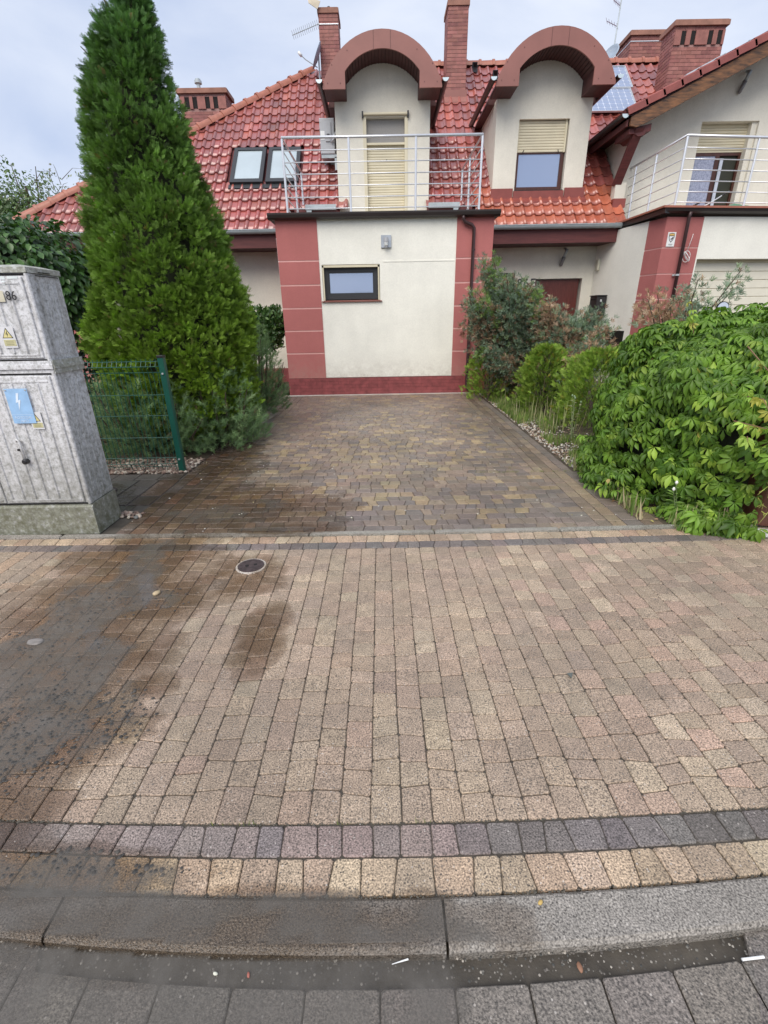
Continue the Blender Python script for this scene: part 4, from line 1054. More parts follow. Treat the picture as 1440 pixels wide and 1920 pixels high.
b = MB(); b.add([(5.42, 12.06, 5.12), (5.60, 12.06, 5.14), (5.60, 12.20, 5.14), (5.42, 12.20, 5.12), (5.36, 12.60, 4.25), (5.52, 12.60, 4.25), (5.52, 12.74, 4.25), (5.36, 12.74, 4.25)],
                [(0, 1, 2, 3), (7, 6, 5, 4), (0, 4, 5, 1), (1, 5, 6, 2), (2, 6, 7, 3), (3, 7, 4, 0)]); b.build('diagonal_strut', 'fasciawood', nb)
b = MB(); b.box(5.40, 5.64, 12.60, 12.80, 3.9, 4.30); b.build('strut_foot', 'cream_shaded', nb)
b = MB(); b.prism_y([(5.36, 3.72), (5.66, 3.80), (5.66, 3.98), (5.38, 3.98)], 12.55, 12.80); b.build('corner_flashing', bpy.data.materials['painted_flashing'], nb)
# verge tiles: a row of capped tiles stepping up the slope
vt = MB(); L = .36
x = 5.16
i = 0
cs, sn = math.cos(math.atan(SL)), math.sin(math.atan(SL))
while x < 12:
    q = MB(); q.cur = jit((.27, .075, .062), .06)
    z = grz(x)+.10
    def P_(u, v, y): return (x+u*cs-v*sn, y, z+u*sn+v*cs)
    vs = []
    for (u, dz) in ((-.01, .016), (L+.03, -.002)):
        for (y, v) in ((11.955, -.105), (11.955, .015), (11.975, .035), (12.20, .035), (12.20, .012), (11.99, .012), (11.99, -.105)): vs.append(P_(u, v+dz, y))
    k = 7; fs = [tuple(range(k)), tuple(range(2*k-1, k-1, -1))]+[(j, j+k, (j+1) % k+k, (j+1) % k) for j in range(k)]
    q.add(vs, fs); q.build('verge_tile', bpy.data.materials['matt_ridge_tile'], nroof); x += L*cs; i += 1
# left eave gutter of the gable roof
r = .07; gx = 5.13; zc = GE+.03
pr = [(gx+r*math.cos(a), zc+r*math.sin(a)) for a in [PI+PI*k/10 for k in range(11)]]; pi_ = [(gx+(r-.006)*math.cos(a), zc+(r-.006)*math.sin(a)) for a in [2*PI-PI*k/10 for k in range(11)]]
q = MB(); q.prism_y(pr+pi_, 12.0, 14.25); gg = q.build('gutter', 'darkgutter', nb)
q = MB(); q.prism_y(pr, 11.985, 11.999); q.build('gutter_end', 'zinclight', gg)
b = MB(); b.box(5.20, 5.235, 12.06, 14.3, GE-.16, GE+.04); b.build('eave_board', 'fasciawood', nb)
# balcony window of the gable: recess, shutter half down, brown frame
x0, x1 = 7.20, 8.47
q = MB(); z = 5.42
sb = MB(); sb.box(x0, x1-.12, 12.98, 13.02, 4.92, 5.44); sb = sb.build('roller_shutter', 'shutter', nb)
while z > 4.95:
    q = MB(); q.prism_x([(12.98, z-.050), (12.965, z-.042), (12.961, z-.025), (12.965, z-.008), (12.98, z)], x0, x1-.12); q.build('slat', 'shutter', sb); z -= .0525
b = MB(); b.box(x1-.12, x1, 12.85, 13.0, 3.43, 5.44); b.build('window_reveal', 'cream_shaded', nb)
fr = MB(); yy = 12.99
fr.box(x0+.0, x0+.05, yy, yy+.06, 3.45, 4.92); fr.box(7.78, 7.87, yy, yy+.06, 3.45, 4.92); fr.box(8.30, 8.36, yy, yy+.06, 3.45, 4.92); fr.box(x0+.05, 7.78, yy, yy+.06, 4.86, 4.92); fr.box(7.87, 8.30, yy, yy+.06, 4.86, 4.92); fr = fr.build('balcony_window', 'brownframe', nb)
m, t, bb, o_ = new_mat('lace_curtain_glass')
t.links.new(ramp(t, noise_n(t, 26, 5, rough=.7), [(.35, (.22, .24, .34)), (.65, (.42, .45, .58))]), bb.inputs['Base Color']); bb.inputs['Roughness'].default_value = .1; MT['curtain'] = m
q = MB(); q.box(x0+.05, 7.78, yy+.02, yy+.04, 3.45, 4.86); q.build('curtained_pane', 'curtain', fr)
q = MB(); q.box(7.87, 8.30, yy+.05, yy+.07, 3.45, 4.86); q.build('dark_room', simple('dark_green_interior', (.028, .030, .018), .6, var=.2, vscale=5), fr)
q = MB(); q.box(7.88, 7.95, yy-.03, yy-.01, 3.45, 4.80); q.build('open_sash', simple('pale_sash', (.50, .54, .62), .3), fr)
# entrance side niche: dark glass panel in the side wall
def side_pt(y): return 5.27+(12.9-y)/(12.9-11.10)*(5.56-5.27)
b = MB(); a, c = 11.30, 11.98
b.prism_z([(side_pt(a)-.012, a), (side_pt(a)+.02, a), (side_pt(c)+.02, c), (side_pt(c)-.012, c)], .30, 1.19); b.build('side_window', MT['glass'] if False else simple('dark_side_glass', (.012, .022, .020), .08, spec=.8), nb)

# ================================================================== SMALL THINGS ON THE HOUSES
def thing_mesh(b, name, mat, label, cat, **k):
    o = b.build(name, mat, None, **{a: v for a, v in k.items() if a in ('smooth', 'xf')}); tag(o, label, cat, k.get('group')); return o
# sensor wall lamp on garage
e = empty('sensor_wall_lamp', (.135, YG, 2.91), 'silver sensor lamp with ribbed glass on the cream garage front, above the window', 'wall lamp')
q = MB(); q.bbox(.035, .235, YG-.02, YG+.012, 2.83, 3.05, .006); q.build('back_plate', simple('silver_plate', (.45, .48, .52), .3, .4), e)
q = MB(); q.tube([(.135, YG-.075, 2.93), (.135, YG-.075, 3.0)], .042, 14); q.build('lamp_head', 'grey', e)
q = MB()
for k in range(5): q.tube([(.135, YG-.072, 2.865+k*.016), (.135, YG-.072, 2.875+k*.016)], .038, 14)
q.tube([(.135, YG-.072, 2.86), (.135, YG-.072, 2.94)], .030, 14); q.build('ribbed_glass', 'white', e)
q = MB(); q.tube([(.135, YG-.06, 2.86), (.135, YG-.07, 2.83), (.135, YG-.07, 2.815)], [.026, .022, .008], 12); q.build('sensor', 'grey', e)
q = MB(); q.box(.12, .15, YG-.07, YG, 2.96, 2.99); q.build('arm', 'grey', e)
def tube_lamp(x, y, z, label):
    e = empty('tube_lamp', (x, y, z), label, 'wall lamp', 'slanted tube lamps on the plaster walls')
    q = MB(); q.tube([(x+.02, y-.03, z+.30), (x+.02, y-.16, z+.24)], .028, 10); q.tube([(x+.02, y-.16, z+.28), (x-.01, y-.10, z+.12)], .036, 12); q.build('bracket', 'zinc', e, smooth=True)
    q = MB(); q.tube([(x-.01, y-.10, z+.12), (x-.05, y-.045, z-.05), (x-.055, y-.04, z-.08)], [.045, .04, .02], 12); q.build('lamp_shade', simple('smoked_plastic', (.20, .19, .19), .3) if 'smoked_plastic' not in bpy.data.materials else bpy.data.materials['smoked_plastic'], e, smooth=True)
tube_lamp(4.48, YW, 2.72, 'slanted grey tube lamp above the mahogany entrance door')
tube_lamp(7.90, 12.8, 5.98, 'slanted grey tube lamp high on the gable wall above the balcony window')
q = MB(); q.bbox(-3.80, -3.66, YW-.05, YW-.002, 2.58, 2.82, .01); q.box(-3.79, -3.76, YW-.055, YW-.05, 2.59, 2.81); q.box(-3.71, -3.69, YW-.055, YW-.05, 2.59, 2.81)
thing_mesh(q, 'wall_lamp', 'white', 'small white louvred wall lamp beside the tall thuja', 'wall lamp')
q = MB(); q.disc((-2.045, 10.9, 2.28), .028, .03, 14, 'x'); thing_mesh(q, 'motion_detector', 'white', 'tiny round white detector on the left edge of the garage block', 'detector')
q = MB(); q.tube([(-2.035, 10.62, 3.05), (-2.035, 10.63, 2.35)], .012, 6); thing_mesh(q, 'conduit', 'white', 'thin white cable conduit down the left edge of the garage block', 'cable')
q = MB(); q.bbox(5.25, 5.30, 12.60, 12.72, 2.52, 2.76, .01); thing_mesh(q, 'alarm_box', simple('ivory_plastic', (.62, .60, .48), .5), 'small ivory alarm box in the corner beside the entrance', 'alarm box')
# mailbox on the side wall
e = empty('mailbox', (5.27, 12.35, 1.6), 'black metal mailbox on the cream side wall next to the entrance door', 'mailbox')
q = MB(); q.prism_x([(12.10, 1.50), (12.10, 1.93), (12.12, 1.95), (12.46, 1.95), (12.48, 1.93), (12.48, 1.50)], 5.14, 5.37); q.build('body', 'black', e)
q = MB(); q.box(5.12, 5.37, 12.08, 12.50, 1.945, 1.965); q.build('lid', 'black', e)
q = MB(); q.box(5.130, 5.14, 12.16, 12.42, 1.86, 1.885); q.build('letter_slot', 'hole', e)
q = MB(); q.box(5.22, 5.26, 12.094, 12.10, 1.82, 1.87); q.box(5.17, 5.21, 12.094, 12.10, 1.57, 1.59); q.build('plate', 'pvframe', e)
# house number
e = empty('house_number', (3.5, YW, 2.35), 'dark house number 86E fixed to the plaster left of the mahogany door', 'house number')
for k, ch_ in enumerate('86E'): text('digit', ch_, .27, (3.40+k*.165, YW-.012, 2.20), 'black', e, ext=.008)
# security sign with shield
e = empty('security_sign', (5.82, 10.58, 2.9), 'small white security sign with a black and gold shield on the red pilaster', 'sign')
def ys(x): return 10.60+(x-PX)*.12
X0, X1 = 5.73, 5.90
q = MB(); q.box(X0, X1, 10.588, 10.5985, 2.78, 3.03); q.build('sign_plate', 'white', e, xf=sh_)
def on_sign(pts, name, col, d):
    q = MB(); q.cur = col; q.prism_y([(X0+(X1-X0)*u, 2.78+.25*v) for u, v in pts], 10.588-d, 10.588-d+.0008); q.build(name, 'attr', e, xf=sh_)
on_sign([(.5, .28), (.72, .42), (.85, .62), (.85, .90), (.5, .94), (.15, .90), (.15, .62), (.28, .42)], 'shield', (.02, .02, .02), .001)
on_sign([(.5, .34), (.68, .45), (.78, .62), (.78, .72), (.22, .72), (.22, .62), (.32, .45)], 'shield_field', (.75, .76, .78), .002)
on_sign([(.19, .77), (.81, .77), (.81, .87), (.5, .90), (.19, .87)], 'shield_band', (.65, .42, .12), .002)
on_sign([(.30, .50), (.48, .56), (.70, .70), (.75, .62), (.62, .46), (.5, .38), (.55, .50)], 'shield_figure', (.02, .02, .02), .003)
on_sign([(.22, .15), (.78, .15), (.78, .18), (.22, .18)], 'text_line', (.2, .2, .2), .001); on_sign([(.30, .09), (.72, .09), (.72, .12), (.30, .12)], 'text_line', (.2, .2, .2), .001)
# coil of cable beside the downpipe
q = MB()
for k in range(3):
    pts = [(6.20+.075*math.cos(a+k)*(1-.1*k), 10.63-.012*k, 2.60+(.10-.015*k)*math.sin(a)) for a in [2*PI*j/18 for j in range(19)]]
    q.tube(pts, .006, 5)
q.tube([(6.20, 10.64, 2.70), (6.24, 10.64, 2.9), (6.26, 10.65, 3.0)], .005, 5)
thing_mesh(q, 'cable_coil', 'white', 'loose coil of white cable hanging on the red pilaster beside the downpipe', 'cable', smooth=True)
# air conditioner left of dormer 1
e = empty('air_conditioner', (-1.2, 13.1, 5.0), 'grey outdoor air conditioning unit fixed to the left cheek of the first dormer', 'air conditioner')
q = MB(); q.bbox(-1.31, -.98, 13.10, 13.85, 5.05, 5.72, .015); q.build('casing', 'grey', e)
q = MB(); q.bbox(-1.18, -1.05, 13.075, 13.10, 5.28, 5.64, .008); q.build('service_cover', 'grey', e)
q = MB(); q.box(-1.29, -1.20, 13.094, 13.10, 5.32, 5.48); q.build('label_plate', 'white', e)
q = MB(); q.box(-1.15, -1.09, 13.068, 13.075, 5.40, 5.42); q.build('grip', 'black', e)
q = MB(); q.box(-1.30, -.93, 13.12, 13.16, 4.98, 5.045); q.box(-1.30, -.93, 13.75, 13.79, 4.98, 5.045); q.box(-1.0, -.93, 13.12, 13.16, 4.75, 5.0); q.build('wall_bracket', 'zinc', e)
q = MB(); q.tube([(-1.06, 13.07, 5.30), (-1.0, 13.04, 5.36), (-.93, 13.06, 5.46)], .018, 8); q.tube([(-1.06, 13.06, 5.26), (-1.0, 13.03, 5.31), (-.93, 13.06, 5.40)], .018, 8); q.build('hose', 'pvframe', e, smooth=True)
# antennas and dishes
e = empty('yagi_antenna', (-1.5, 16.05, 8.5), 'thin yagi television antenna pointing left from the chimney beside the first dormer', 'antenna')
q = MB(); p0, p1 = Vector((-2.17, 16.0, 8.36)), Vector((-1.47, 16.08, 8.61)); q.tube([p0, p1], .010, 6); q.build('boom', 'zinc', e)
for k in range(14): c = p0.lerp(p1, k/14+.02); q = MB(); q.tube([c+Vector((-.02, -.05, .07)), c+Vector((.02, .05, -.07))], .0045, 5); q.build('element', 'zinc', e)
def dish(x, y, z, r, az, label, lnb=True):
    e = empty('satellite_dish', (x, y, z), label, 'satellite dish')
    d = Vector((math.cos(az), math.sin(az), .45)).normalized(); u = d.orthogonal().normalized(); w = d.cross(u); b = MB(); n = 20
    vs = []; fs = []
    for j, (rr, h) in enumerate(((0, -.10), (.5, -.075), (.8, -.035), (1, .0), (1, -.012), (.8, -.05), (.5, -.09), (0.01, -.12))):
        for k in range(n): a = 2*PI*k/n; vs.append(Vector((x, y, z))+u*(math.cos(a)*rr*r)+w*(math.sin(a)*rr*r)+d*h*r*2)
    for j in range(7):
        for k in range(n): fs.append((j*n+k, j*n+(k+1) % n, (j+1)*n+(k+1) % n, (j+1)*n+k))
    b.add(vs, fs); b.build('reflector', simple('dish_grey', (.30, .36, .44), .4) if 'dish_grey' not in bpy.data.materials else bpy.data.materials['dish_grey'], e, smooth=True)
    return e, d
e, d = dish(-1.57, 16.0, 7.95, .30, PI+.15, 'pale blue satellite dish seen edge on at the hip beside the chimney')
q = MB(); q.tube([(-1.56, 16.0, 7.70), (-1.86, 15.98, 7.86), (-1.98, 15.97, 7.95)], .012, 6); q.build('arm', 'zinc', e)
q = MB(); q.tube([(-1.96, 15.97, 7.93), (-2.04, 15.97, 8.01)], .035, 10); q.build('receiver', 'white', e, smooth=True)
q = MB(); q.tube([(-1.52, 16.06, 7.4), (-1.52, 16.06, 8.0)], .02, 8); q.build('mast', 'zinc', e)
e, d = dish(6.72, 17.3, 8.42, .22, -PI/2-.9, 'small grey satellite dish behind the second dormer')
q = MB(); q.tube([(6.74, 17.4, 7.6), (6.74, 17.4, 8.5)], .018, 8); q.build('mast', 'zinc', e)
e = empty('antenna_mast', (6.86, 17.5, 8), 'tall thin antenna mast with spindly aerials right of the second dormer', 'antenna')
q = MB(); q.tube([(6.84, 17.5, 7.9), (6.90, 17.5, 10.2)], .018, 8); q.build('mast', 'zinc', e)
for (z, dx, s_) in ((9.06, -.32, .9), (9.5, -.2, 1.0), (9.85, -.22, .8)):
    q = MB(); c = Vector((6.87, 17.5, z)); q.tube([c, c+Vector((dx, 0, .12))], .009, 5)
    for k in range(5):
        p = c+Vector((dx, 0, .12))*(k/4); q.tube([p+Vector((.03, 0, -.07*s_)), p+Vector((-.03, 0, .08*s_))], .005, 4)
    q.build('aerial', simple('weathered_aerial', (.24, .18, .24), .5) if 'weathered_aerial' not in bpy.data.materials else bpy.data.materials['weathered_aerial'], e)
q = MB(); q.add([(-1.70, 16.0, 8.98), (-1.48, 16.0, 8.86), (-1.40, 16.02, 9.02), (-1.72, 16.02, 9.10), (-1.70, 16.02, 8.98), (-1.48, 16.02, 8.86), (-1.40, 16.04, 9.02), (-1.72, 16.04, 9.10)], [(0, 1, 2, 3), (7, 6, 5, 4), (0, 4, 5, 1), (1, 5, 6, 2), (2, 6, 7, 3), (3, 7, 4, 0)])
thing_mesh(q, 'wind_vane_plate', simple('beige_sheet', (.55, .48, .36), .5), 'beige sheet metal vane at the top of the chimney left of the first dormer', 'vane')
# solar panels on the main roof
m45 = tile_mat(0, 0, False); xf45 = lambda v: m45 @ v
def solar(x0, x1, s0, s1, label):
    e = empty('solar_panel', (x0, RY0+s0*c45, RZ0+s0*c45), label, 'solar panel', 'solar panels on the red roof')
    q = MB(); q.box(x0, x1, s0, s0+.02, .10, .14); q.box(x0, x1, s1-.02, s1, .10, .14); q.box(x0, x0+.02, s0+.02, s1-.02, .10, .14); q.box(x1-.02, x1, s0+.02, s1-.02, .10, .14); q.build('frame', 'pvframe', e, xf=xf45)
    q = MB(); q.box(x0+.02, x1-.02, s0+.02, s1-.02, .105, .118); q.build('backing', simple('cell_gap', (.52, .56, .66), .3) if 'cell_gap' not in bpy.data.materials else bpy.data.materials['cell_gap'], e, xf=xf45)
    n1_, n2_ = int((x1-x0)/.165), int((s1-s0)/.165); a, c = (x1-x0-.05)/n1_, (s1-s0-.05)/n2_
    q = MB()
    for i in range(n1_):
        for j in range(n2_):
            u, v = x0+.025+i*a, s0+.025+j*c; g_ = .006; k_ = .02
            q.add([(u+g_+k_, v+g_, .120), (u+a-g_-k_, v+g_, .120), (u+a-g_, v+g_+k_, .120), (u+a-g_, v+c-g_-k_, .120), (u+a-g_-k_, v+c-g_, .120), (u+g_+k_, v+c-g_, .120), (u+g_, v+c-g_-k_, .120), (u+g_, v+g_+k_, .120)], [tuple(range(8))])
    tag(q.build('cell_field', 'pvcell', e, xf=xf45), kind='stuff')
solar(5.02, 6.68, 3.92, 4.92, 'lower solar panel on the red roof right of the second dormer')
solar(5.10, 6.76, 4.94, 5.94, 'upper solar panel on the red roof right of the second dormer')
q = MB(); x0, x1 = 7.15, 12.0
q.prism_y([(x0, grz(x0)+.17), (x1, grz(x1)+.17), (x1, grz(x1)+.23), (x0, grz(x0)+.23)], 12.6, 14.2); e = thing_mesh(q, 'solar_panel', 'pvblack', 'dark solar panel seen edge on above the verge of the gable roof', 'solar panel')
q = MB(); q.prism_y([(6.6, grz(6.6)+.20), (7.35, grz(7.35)+.20), (7.35, grz(7.35)+.26), (6.6, grz(6.6)+.26)], 12.7, 14.2); thing_mesh(q, 'solar_panel', 'pvframe', 'light framed lowest solar panel seen edge on above the gable verge', 'solar panel')
q = MB()
for k in range(9): xx = 6.8+k*.45; q.box(xx, xx+.03, 12.55, 12.60, grz(xx)+.12, grz(xx)+.24)
tag(q.build('mounting_hook', 'zinc', e), kind='stuff')
# things on the right balcony
e = empty('drying_rack', (6.9, 11.2, 3.46), 'folded drying rack with dark tipped bars lying on the right balcony', 'drying rack')
q = MB(); q.tube([(6.55, 11.25, 3.50), (6.80, 11.2, 3.62), (7.10, 11.2, 3.80)], .012, 6); q.tube([(6.45, 11.2, 3.60), (6.95, 11.2, 3.46)], .010, 6); q.build('frame', 'steel', e)
q = MB(); q.tube([(7.00, 11.2, 3.74), (7.14, 11.2, 3.82)], .018, 6); q.tube([(6.44, 11.2, 3.56), (6.60, 11.2, 3.64)], .018, 6); q.build('grip', 'black', e)
q = MB(); q.prism_z([(6.95, 11.1), (7.75, 11.15), (7.8, 11.6), (6.9, 11.6)], 3.45, 3.475); q.prism_y([(7.05, 3.476), (7.65, 3.476), (7.60, 3.56), (7.3, 3.60), (7.05, 3.53)], 11.2, 11.5)
thing_mesh(q, 'plastic_tub', simple('green_plastic', (.16, .36, .24), .5), 'upturned green plastic tub on the right balcony floor', 'tub')
# round mirror on a stalk in front of the right garage door
e = empty('round_mirror', (4.85, 7.2, 0), 'round dark rimmed mirror on a thin stalk in front of the right garage door', 'mirror')
q = MB(); q.tube([(4.86, 7.2, 0), (4.86, 7.2, 1.50)], .015, 8); q.build('stalk', 'black', e)
q = MB(); q.disc((4.86, 7.2, 1.62), .088, .02, 24, 'y'); q.build('rim', 'black', e)
q = MB(); q.disc((4.86, 7.178, 1.62), .077, .004, 24, 'y'); q.build('glass', simple('pale_mirror', (.70, .74, .82), .08, .6), e)

# ================================================================== ELECTRICAL CABINET
cab = empty('electrical_cabinet', (-2.9, 3.6, 0), 'weathered pale grey electrical cabinet with ribbed doors and mossy concrete base at the pavement edge', 'cabinet')
CX0, CX1, CY0, CY1 = -3.62, -2.33, 3.45, 3.79
b = MB(); b.prism_x([(CY0-.012, 0), (CY0-.012, .235), (CY0+.012, .255), (CY1, .255), (CY1, 0)], CX0, CX1+.012); b.build('concrete_base', 'plinth', cab)
def ribs_front(b, x0, x1, z0, z1, step=.092, w=.011, d=.008):
    x = x0+step*.5
    while x < x1: b.prism_z([(x-w, CY0-.001), (x-w*.4, CY0-d), (x+w*.4, CY0-d), (x+w, CY0-.001)], z0, z1); x += step
def ribs_side(b, z0, z1, ys_):
    for y in ys_: b.prism_z([(CX1+.001, y-.010), (CX1+.008, y-.005), (CX1+.008, y+.005), (CX1+.001, y+.010)], z0, z1)
for nm, z0, z1 in (('lower_housing', .262, 1.262), ('upper_housing', 1.345, 1.895)):
    b = MB(); b.box(CX0, CX1-.012, CY0, CY1, z0, z1); b.build(nm, 'cab', cab)
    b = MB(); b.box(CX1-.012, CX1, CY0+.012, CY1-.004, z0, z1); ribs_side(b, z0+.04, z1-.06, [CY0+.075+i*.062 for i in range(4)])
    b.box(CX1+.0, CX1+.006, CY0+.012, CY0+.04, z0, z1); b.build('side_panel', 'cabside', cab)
    q = MB(); q.tube([(CX1-.006, CY0+.004, z0), (CX1-.006, CY0+.004, z1)], .014, 10); q.build('corner_profile', 'cab', cab)
    for (a, c) in ((-3.60, -2.985), (-2.975, -2.365)):
        b = MB(); b.bbox(a, c, CY0-.012, CY0-.001, z0+.018, z1-.02, .004)
        x = a+.052
        while x < c-.02:
            b.prism_z([(x-.011, CY0-.0115), (x-.004, CY0-.020), (x+.004, CY0-.020), (x+.011, CY0-.0115)], z0+.055, z1-.07); x += .092
        b.box(a+.02, c-.02, CY0-.0165, CY0-.0115, z1-.062, z1-.052); b.box(a+.02, c-.02, CY0-.0165, CY0-.0115, z0+.036, z0+.044)
        b.build('door', 'cab', cab)
    q = MB(); q.box(CX0, CX1-.02, CY0-.003, CY0+.003, z0+.001, z0+.010); q.box(CX0, CX1-.02, CY0-.003, CY0+.003, z1-.012, z1-.002); q.build('door_gap', 'hole', cab)
b = MB(); b.box(CX0, CX1+.006, CY0-.006, CY1, 1.262, 1.345); b.box(CX0, CX1+.012, CY0-.018, CY1, 1.290, 1.318); b.build('middle_band', 'cab', cab); b = MB(); b.box(CX1+.0125, CX1+.018, CY0-.01, CY1, 1.258, 1.348); b.box(CX1+.018, CX1+.024, CY0-.01, CY1, 1.292, 1.316); b.build('side_band', 'plinth', cab)
b = MB(); b.add([(CX0, CY0-.012, 1.899), (CX1+.010, CY0-.012, 1.899), (CX1+.010, CY1+.006, 1.899), (CX0, CY1+.006, 1.899), (CX0, CY0-.012, 1.935), (CX1+.010, CY0-.012, 1.932), (CX1+.010, CY1+.006, 1.932), (CX0, CY1+.006, 1.935), (CX0, CY0+.05, 1.952), (CX1-.07, CY0+.06, 1.952), (CX1-.07, CY1-.06, 1.952), (CX0, CY1-.05, 1.952)],
    [(0, 3, 2, 1), (0, 1, 5, 4), (1, 2, 6, 5), (2, 3, 7, 6), (3, 0, 4, 7), (4, 5, 9, 8), (5, 6, 10, 9), (6, 7, 11, 10), (7, 4, 8, 11), (8, 9, 10, 11)]); b.build('roof_cap', 'plinth', cab)
q = MB(); q.box(CX1+.0141, CX1+.016, CY0+.10, CY0+.22, 1.903, 1.909); q.box(CX1+.0141, CX1+.016, CY0+.06, CY0+.30, 1.882, 1.888); q.build('vent_slot', 'hole', cab)
# lock and handle
hx = -2.60
q = MB(); q.tube([(-2.735, CY0-.022, .775), (-2.725, CY0-.034, .792), (-2.712, CY0-.036, .785), (-2.706, CY0-.036, .640)], .009, 8); q.build('handle', 'cab', cab, smooth=True)
q = MB(); q.tube([(-2.708, CY0-.018, .624), (-2.708, CY0-.05, .624), (-2.708, CY0-.058, .624)], [.020, .021, .014], 12); q.tube([(-2.742, CY0-.010, .712), (-2.742, CY0-.030, .712)], .009, 8); q.build('lock_knob', 'black', cab)
# stickers and signs, built flat on the doors
def decal(name, x0, x1, z0, z1, col, d=.021, parent=cab, th=.0015, sheary=0):
    q = MB(); q.cur = col; q.box(x0, x1, CY0-d-th, CY0-d, z0, z1); return q.build(name, 'attr', parent)
decal('name_plate', -2.71, -2.505, 1.725, 1.792, (.62,.58,.45)); text('plate_lettering', 'BAR', .066, (-2.640, CY0-.0250, 1.736), 'black', cab, sx=.72)
text('cabinet_number', '86', .080, (-2.492, CY0-.0245, 1.735), 'black', cab, sx=.92)
decal('paper_label', -2.455, -2.385, 1.862, 1.878, (.72,.78,.78), .013); decal('paper_label', -2.50, -2.47, 1.858, 1.878, (.70,.76,.76), .013); decal('paper_label', -2.50, -2.478, 1.828, 1.850, (.74,.80,.80), .013)
def warning(x, z, s):
    decal('sticker', x-.045*s, x+.05*s, z-.075*s, z+.062*s, (.70,.70,.72))
    q = MB(); q.cur = (.03, .03, .02); q.prism_y([(x-.037*s, z-.012*s), (x+.037*s, z-.012*s), (x, z+.055*s)], CY0-.0235, CY0-.0225); q.build('triangle_border', 'attr', cab)
    q = MB(); q.cur = (.68, .60, .28); q.prism_y([(x-.030*s, z-.008*s), (x+.030*s, z-.008*s), (x, z+.046*s)], CY0-.0245, CY0-.0235); q.build('triangle', 'attr', cab)
    q = MB(); q.cur = (.03, .03, .02); q.prism_y([(x+.002*s, z+.032*s), (x-.008*s, z+.012*s), (x+.001*s, z+.014*s), (x-.002*s, z-.004*s), (x+.008*s, z+.018*s), (x, z+.017*s), (x+.006*s, z+.032*s)], CY0-.0255, CY0-.0245); q.build('bolt_symbol', 'attr', cab)
    decal('caption_plate', x-.035*s, x+.045*s, z-.062*s, z-.022*s, (.55,.52,.30), .0226)
    for k in range(3): decal('caption_line', x-.022*s, x+.03*s, z-(.033+.011*k)*s, z-(.030+.011*k)*s, (.28,.26,.15), .0242, th=.0006)
warning(-2.562, 1.510, 1.0); warning(-2.545, .935, .92)
q = MB(); q.cur = (.32, .52, .78); q.box(-2.705, -2.542, CY0-.0285, CY0-.0265, .912, 1.160); q.build('blue_sign', 'attr', cab)
q = MB(); q.cur = (.72, .80, .90); q.prism_y([(-2.625, 1.130), (-2.645, 1.062), (-2.628, 1.065), (-2.637, 1.005), (-2.606, 1.082), (-2.624, 1.080), (-2.608, 1.130)], CY0-.030, CY0-.0288); q.build('bolt_symbol', 'attr', cab)
q = MB(); q.cur = (.5, .66, .86); q.box(-2.70, -2.547, CY0-.0295, CY0-.0286, .975, .978); q.build('sign_line', 'attr', cab)
MT['faded'] = simple('faded_white_print', (.60, .72, .88), .6)
text('sign_lettering', 'ROZDZIAŁ', .026, (-2.622, CY0-.0292, .947), 'faded', cab, ext=.0005, align='CENTER'); text('sign_lettering', 'INFO', .026, (-2.622, CY0-.0292, .920), 'faded', cab, ext=.0005, align='CENTER')
q = MB(); q.disc((-2.695, CY0-.0286, 1.150), .006, .004, 10, 'y'); q.disc((-2.552, CY0-.0286, 1.150), .006, .004, 10, 'y'); q.build('sign_screw', 'pvframe', cab)

# ================================================================== FENCE
fence = empty('mesh_fence', (-2.27, 5.06, 0), 'dark green welded wire mesh fence panel with one square post beside the cabinet', 'fence')
q = MB(); q.bbox(-2.305, -2.245, 5.03, 5.09, 0, 1.235, .004); q.build('post', 'green', fence)
q = MB(); q.bbox(-2.308, -2.242, 5.027, 5.093, 1.235, 1.26, .004); q.build('post_cap', 'black', fence)
for z in (1.08, .16): q = MB(); q.disc((-2.275, 5.03, z), .010, .012, 10, 'y'); q.build('bolt', 'steel', fence)
zs = [.10, .15, .20, .42, .64, .86, 1.08, 1.13, 1.18]
def fy(z): return 5.06-(.03 if (.12 < z < .18 or 1.10 < z < 1.16) else 0)
for z in [.07, .11, .17, .40, .64, .86, 1.09, 1.15, 1.20]:
    q = MB(); x = -5.4; q.tube([(-5.4, 5.06-(.035 if z in (.11, 1.15) else 0), z), (-2.36, 5.06-(.035 if z in (.11, 1.15) else 0), z), (-2.31, 5.06, z)], .0042, 6); q.build('horizontal_wire', 'green', fence)
x = -2.34; 
while x > -4.2:
    q = MB(); q.tube([(x, 5.06, .04), (x, 5.06, .07), (x, 5.025, .11), (x, 5.06, .17), (x, 5.06, 1.09), (x, 5.025, 1.15), (x, 5.06, 1.20), (x, 5.06, 1.225)], .0036, 5); q.build('vertical_wire', 'green', fence); x -= .05

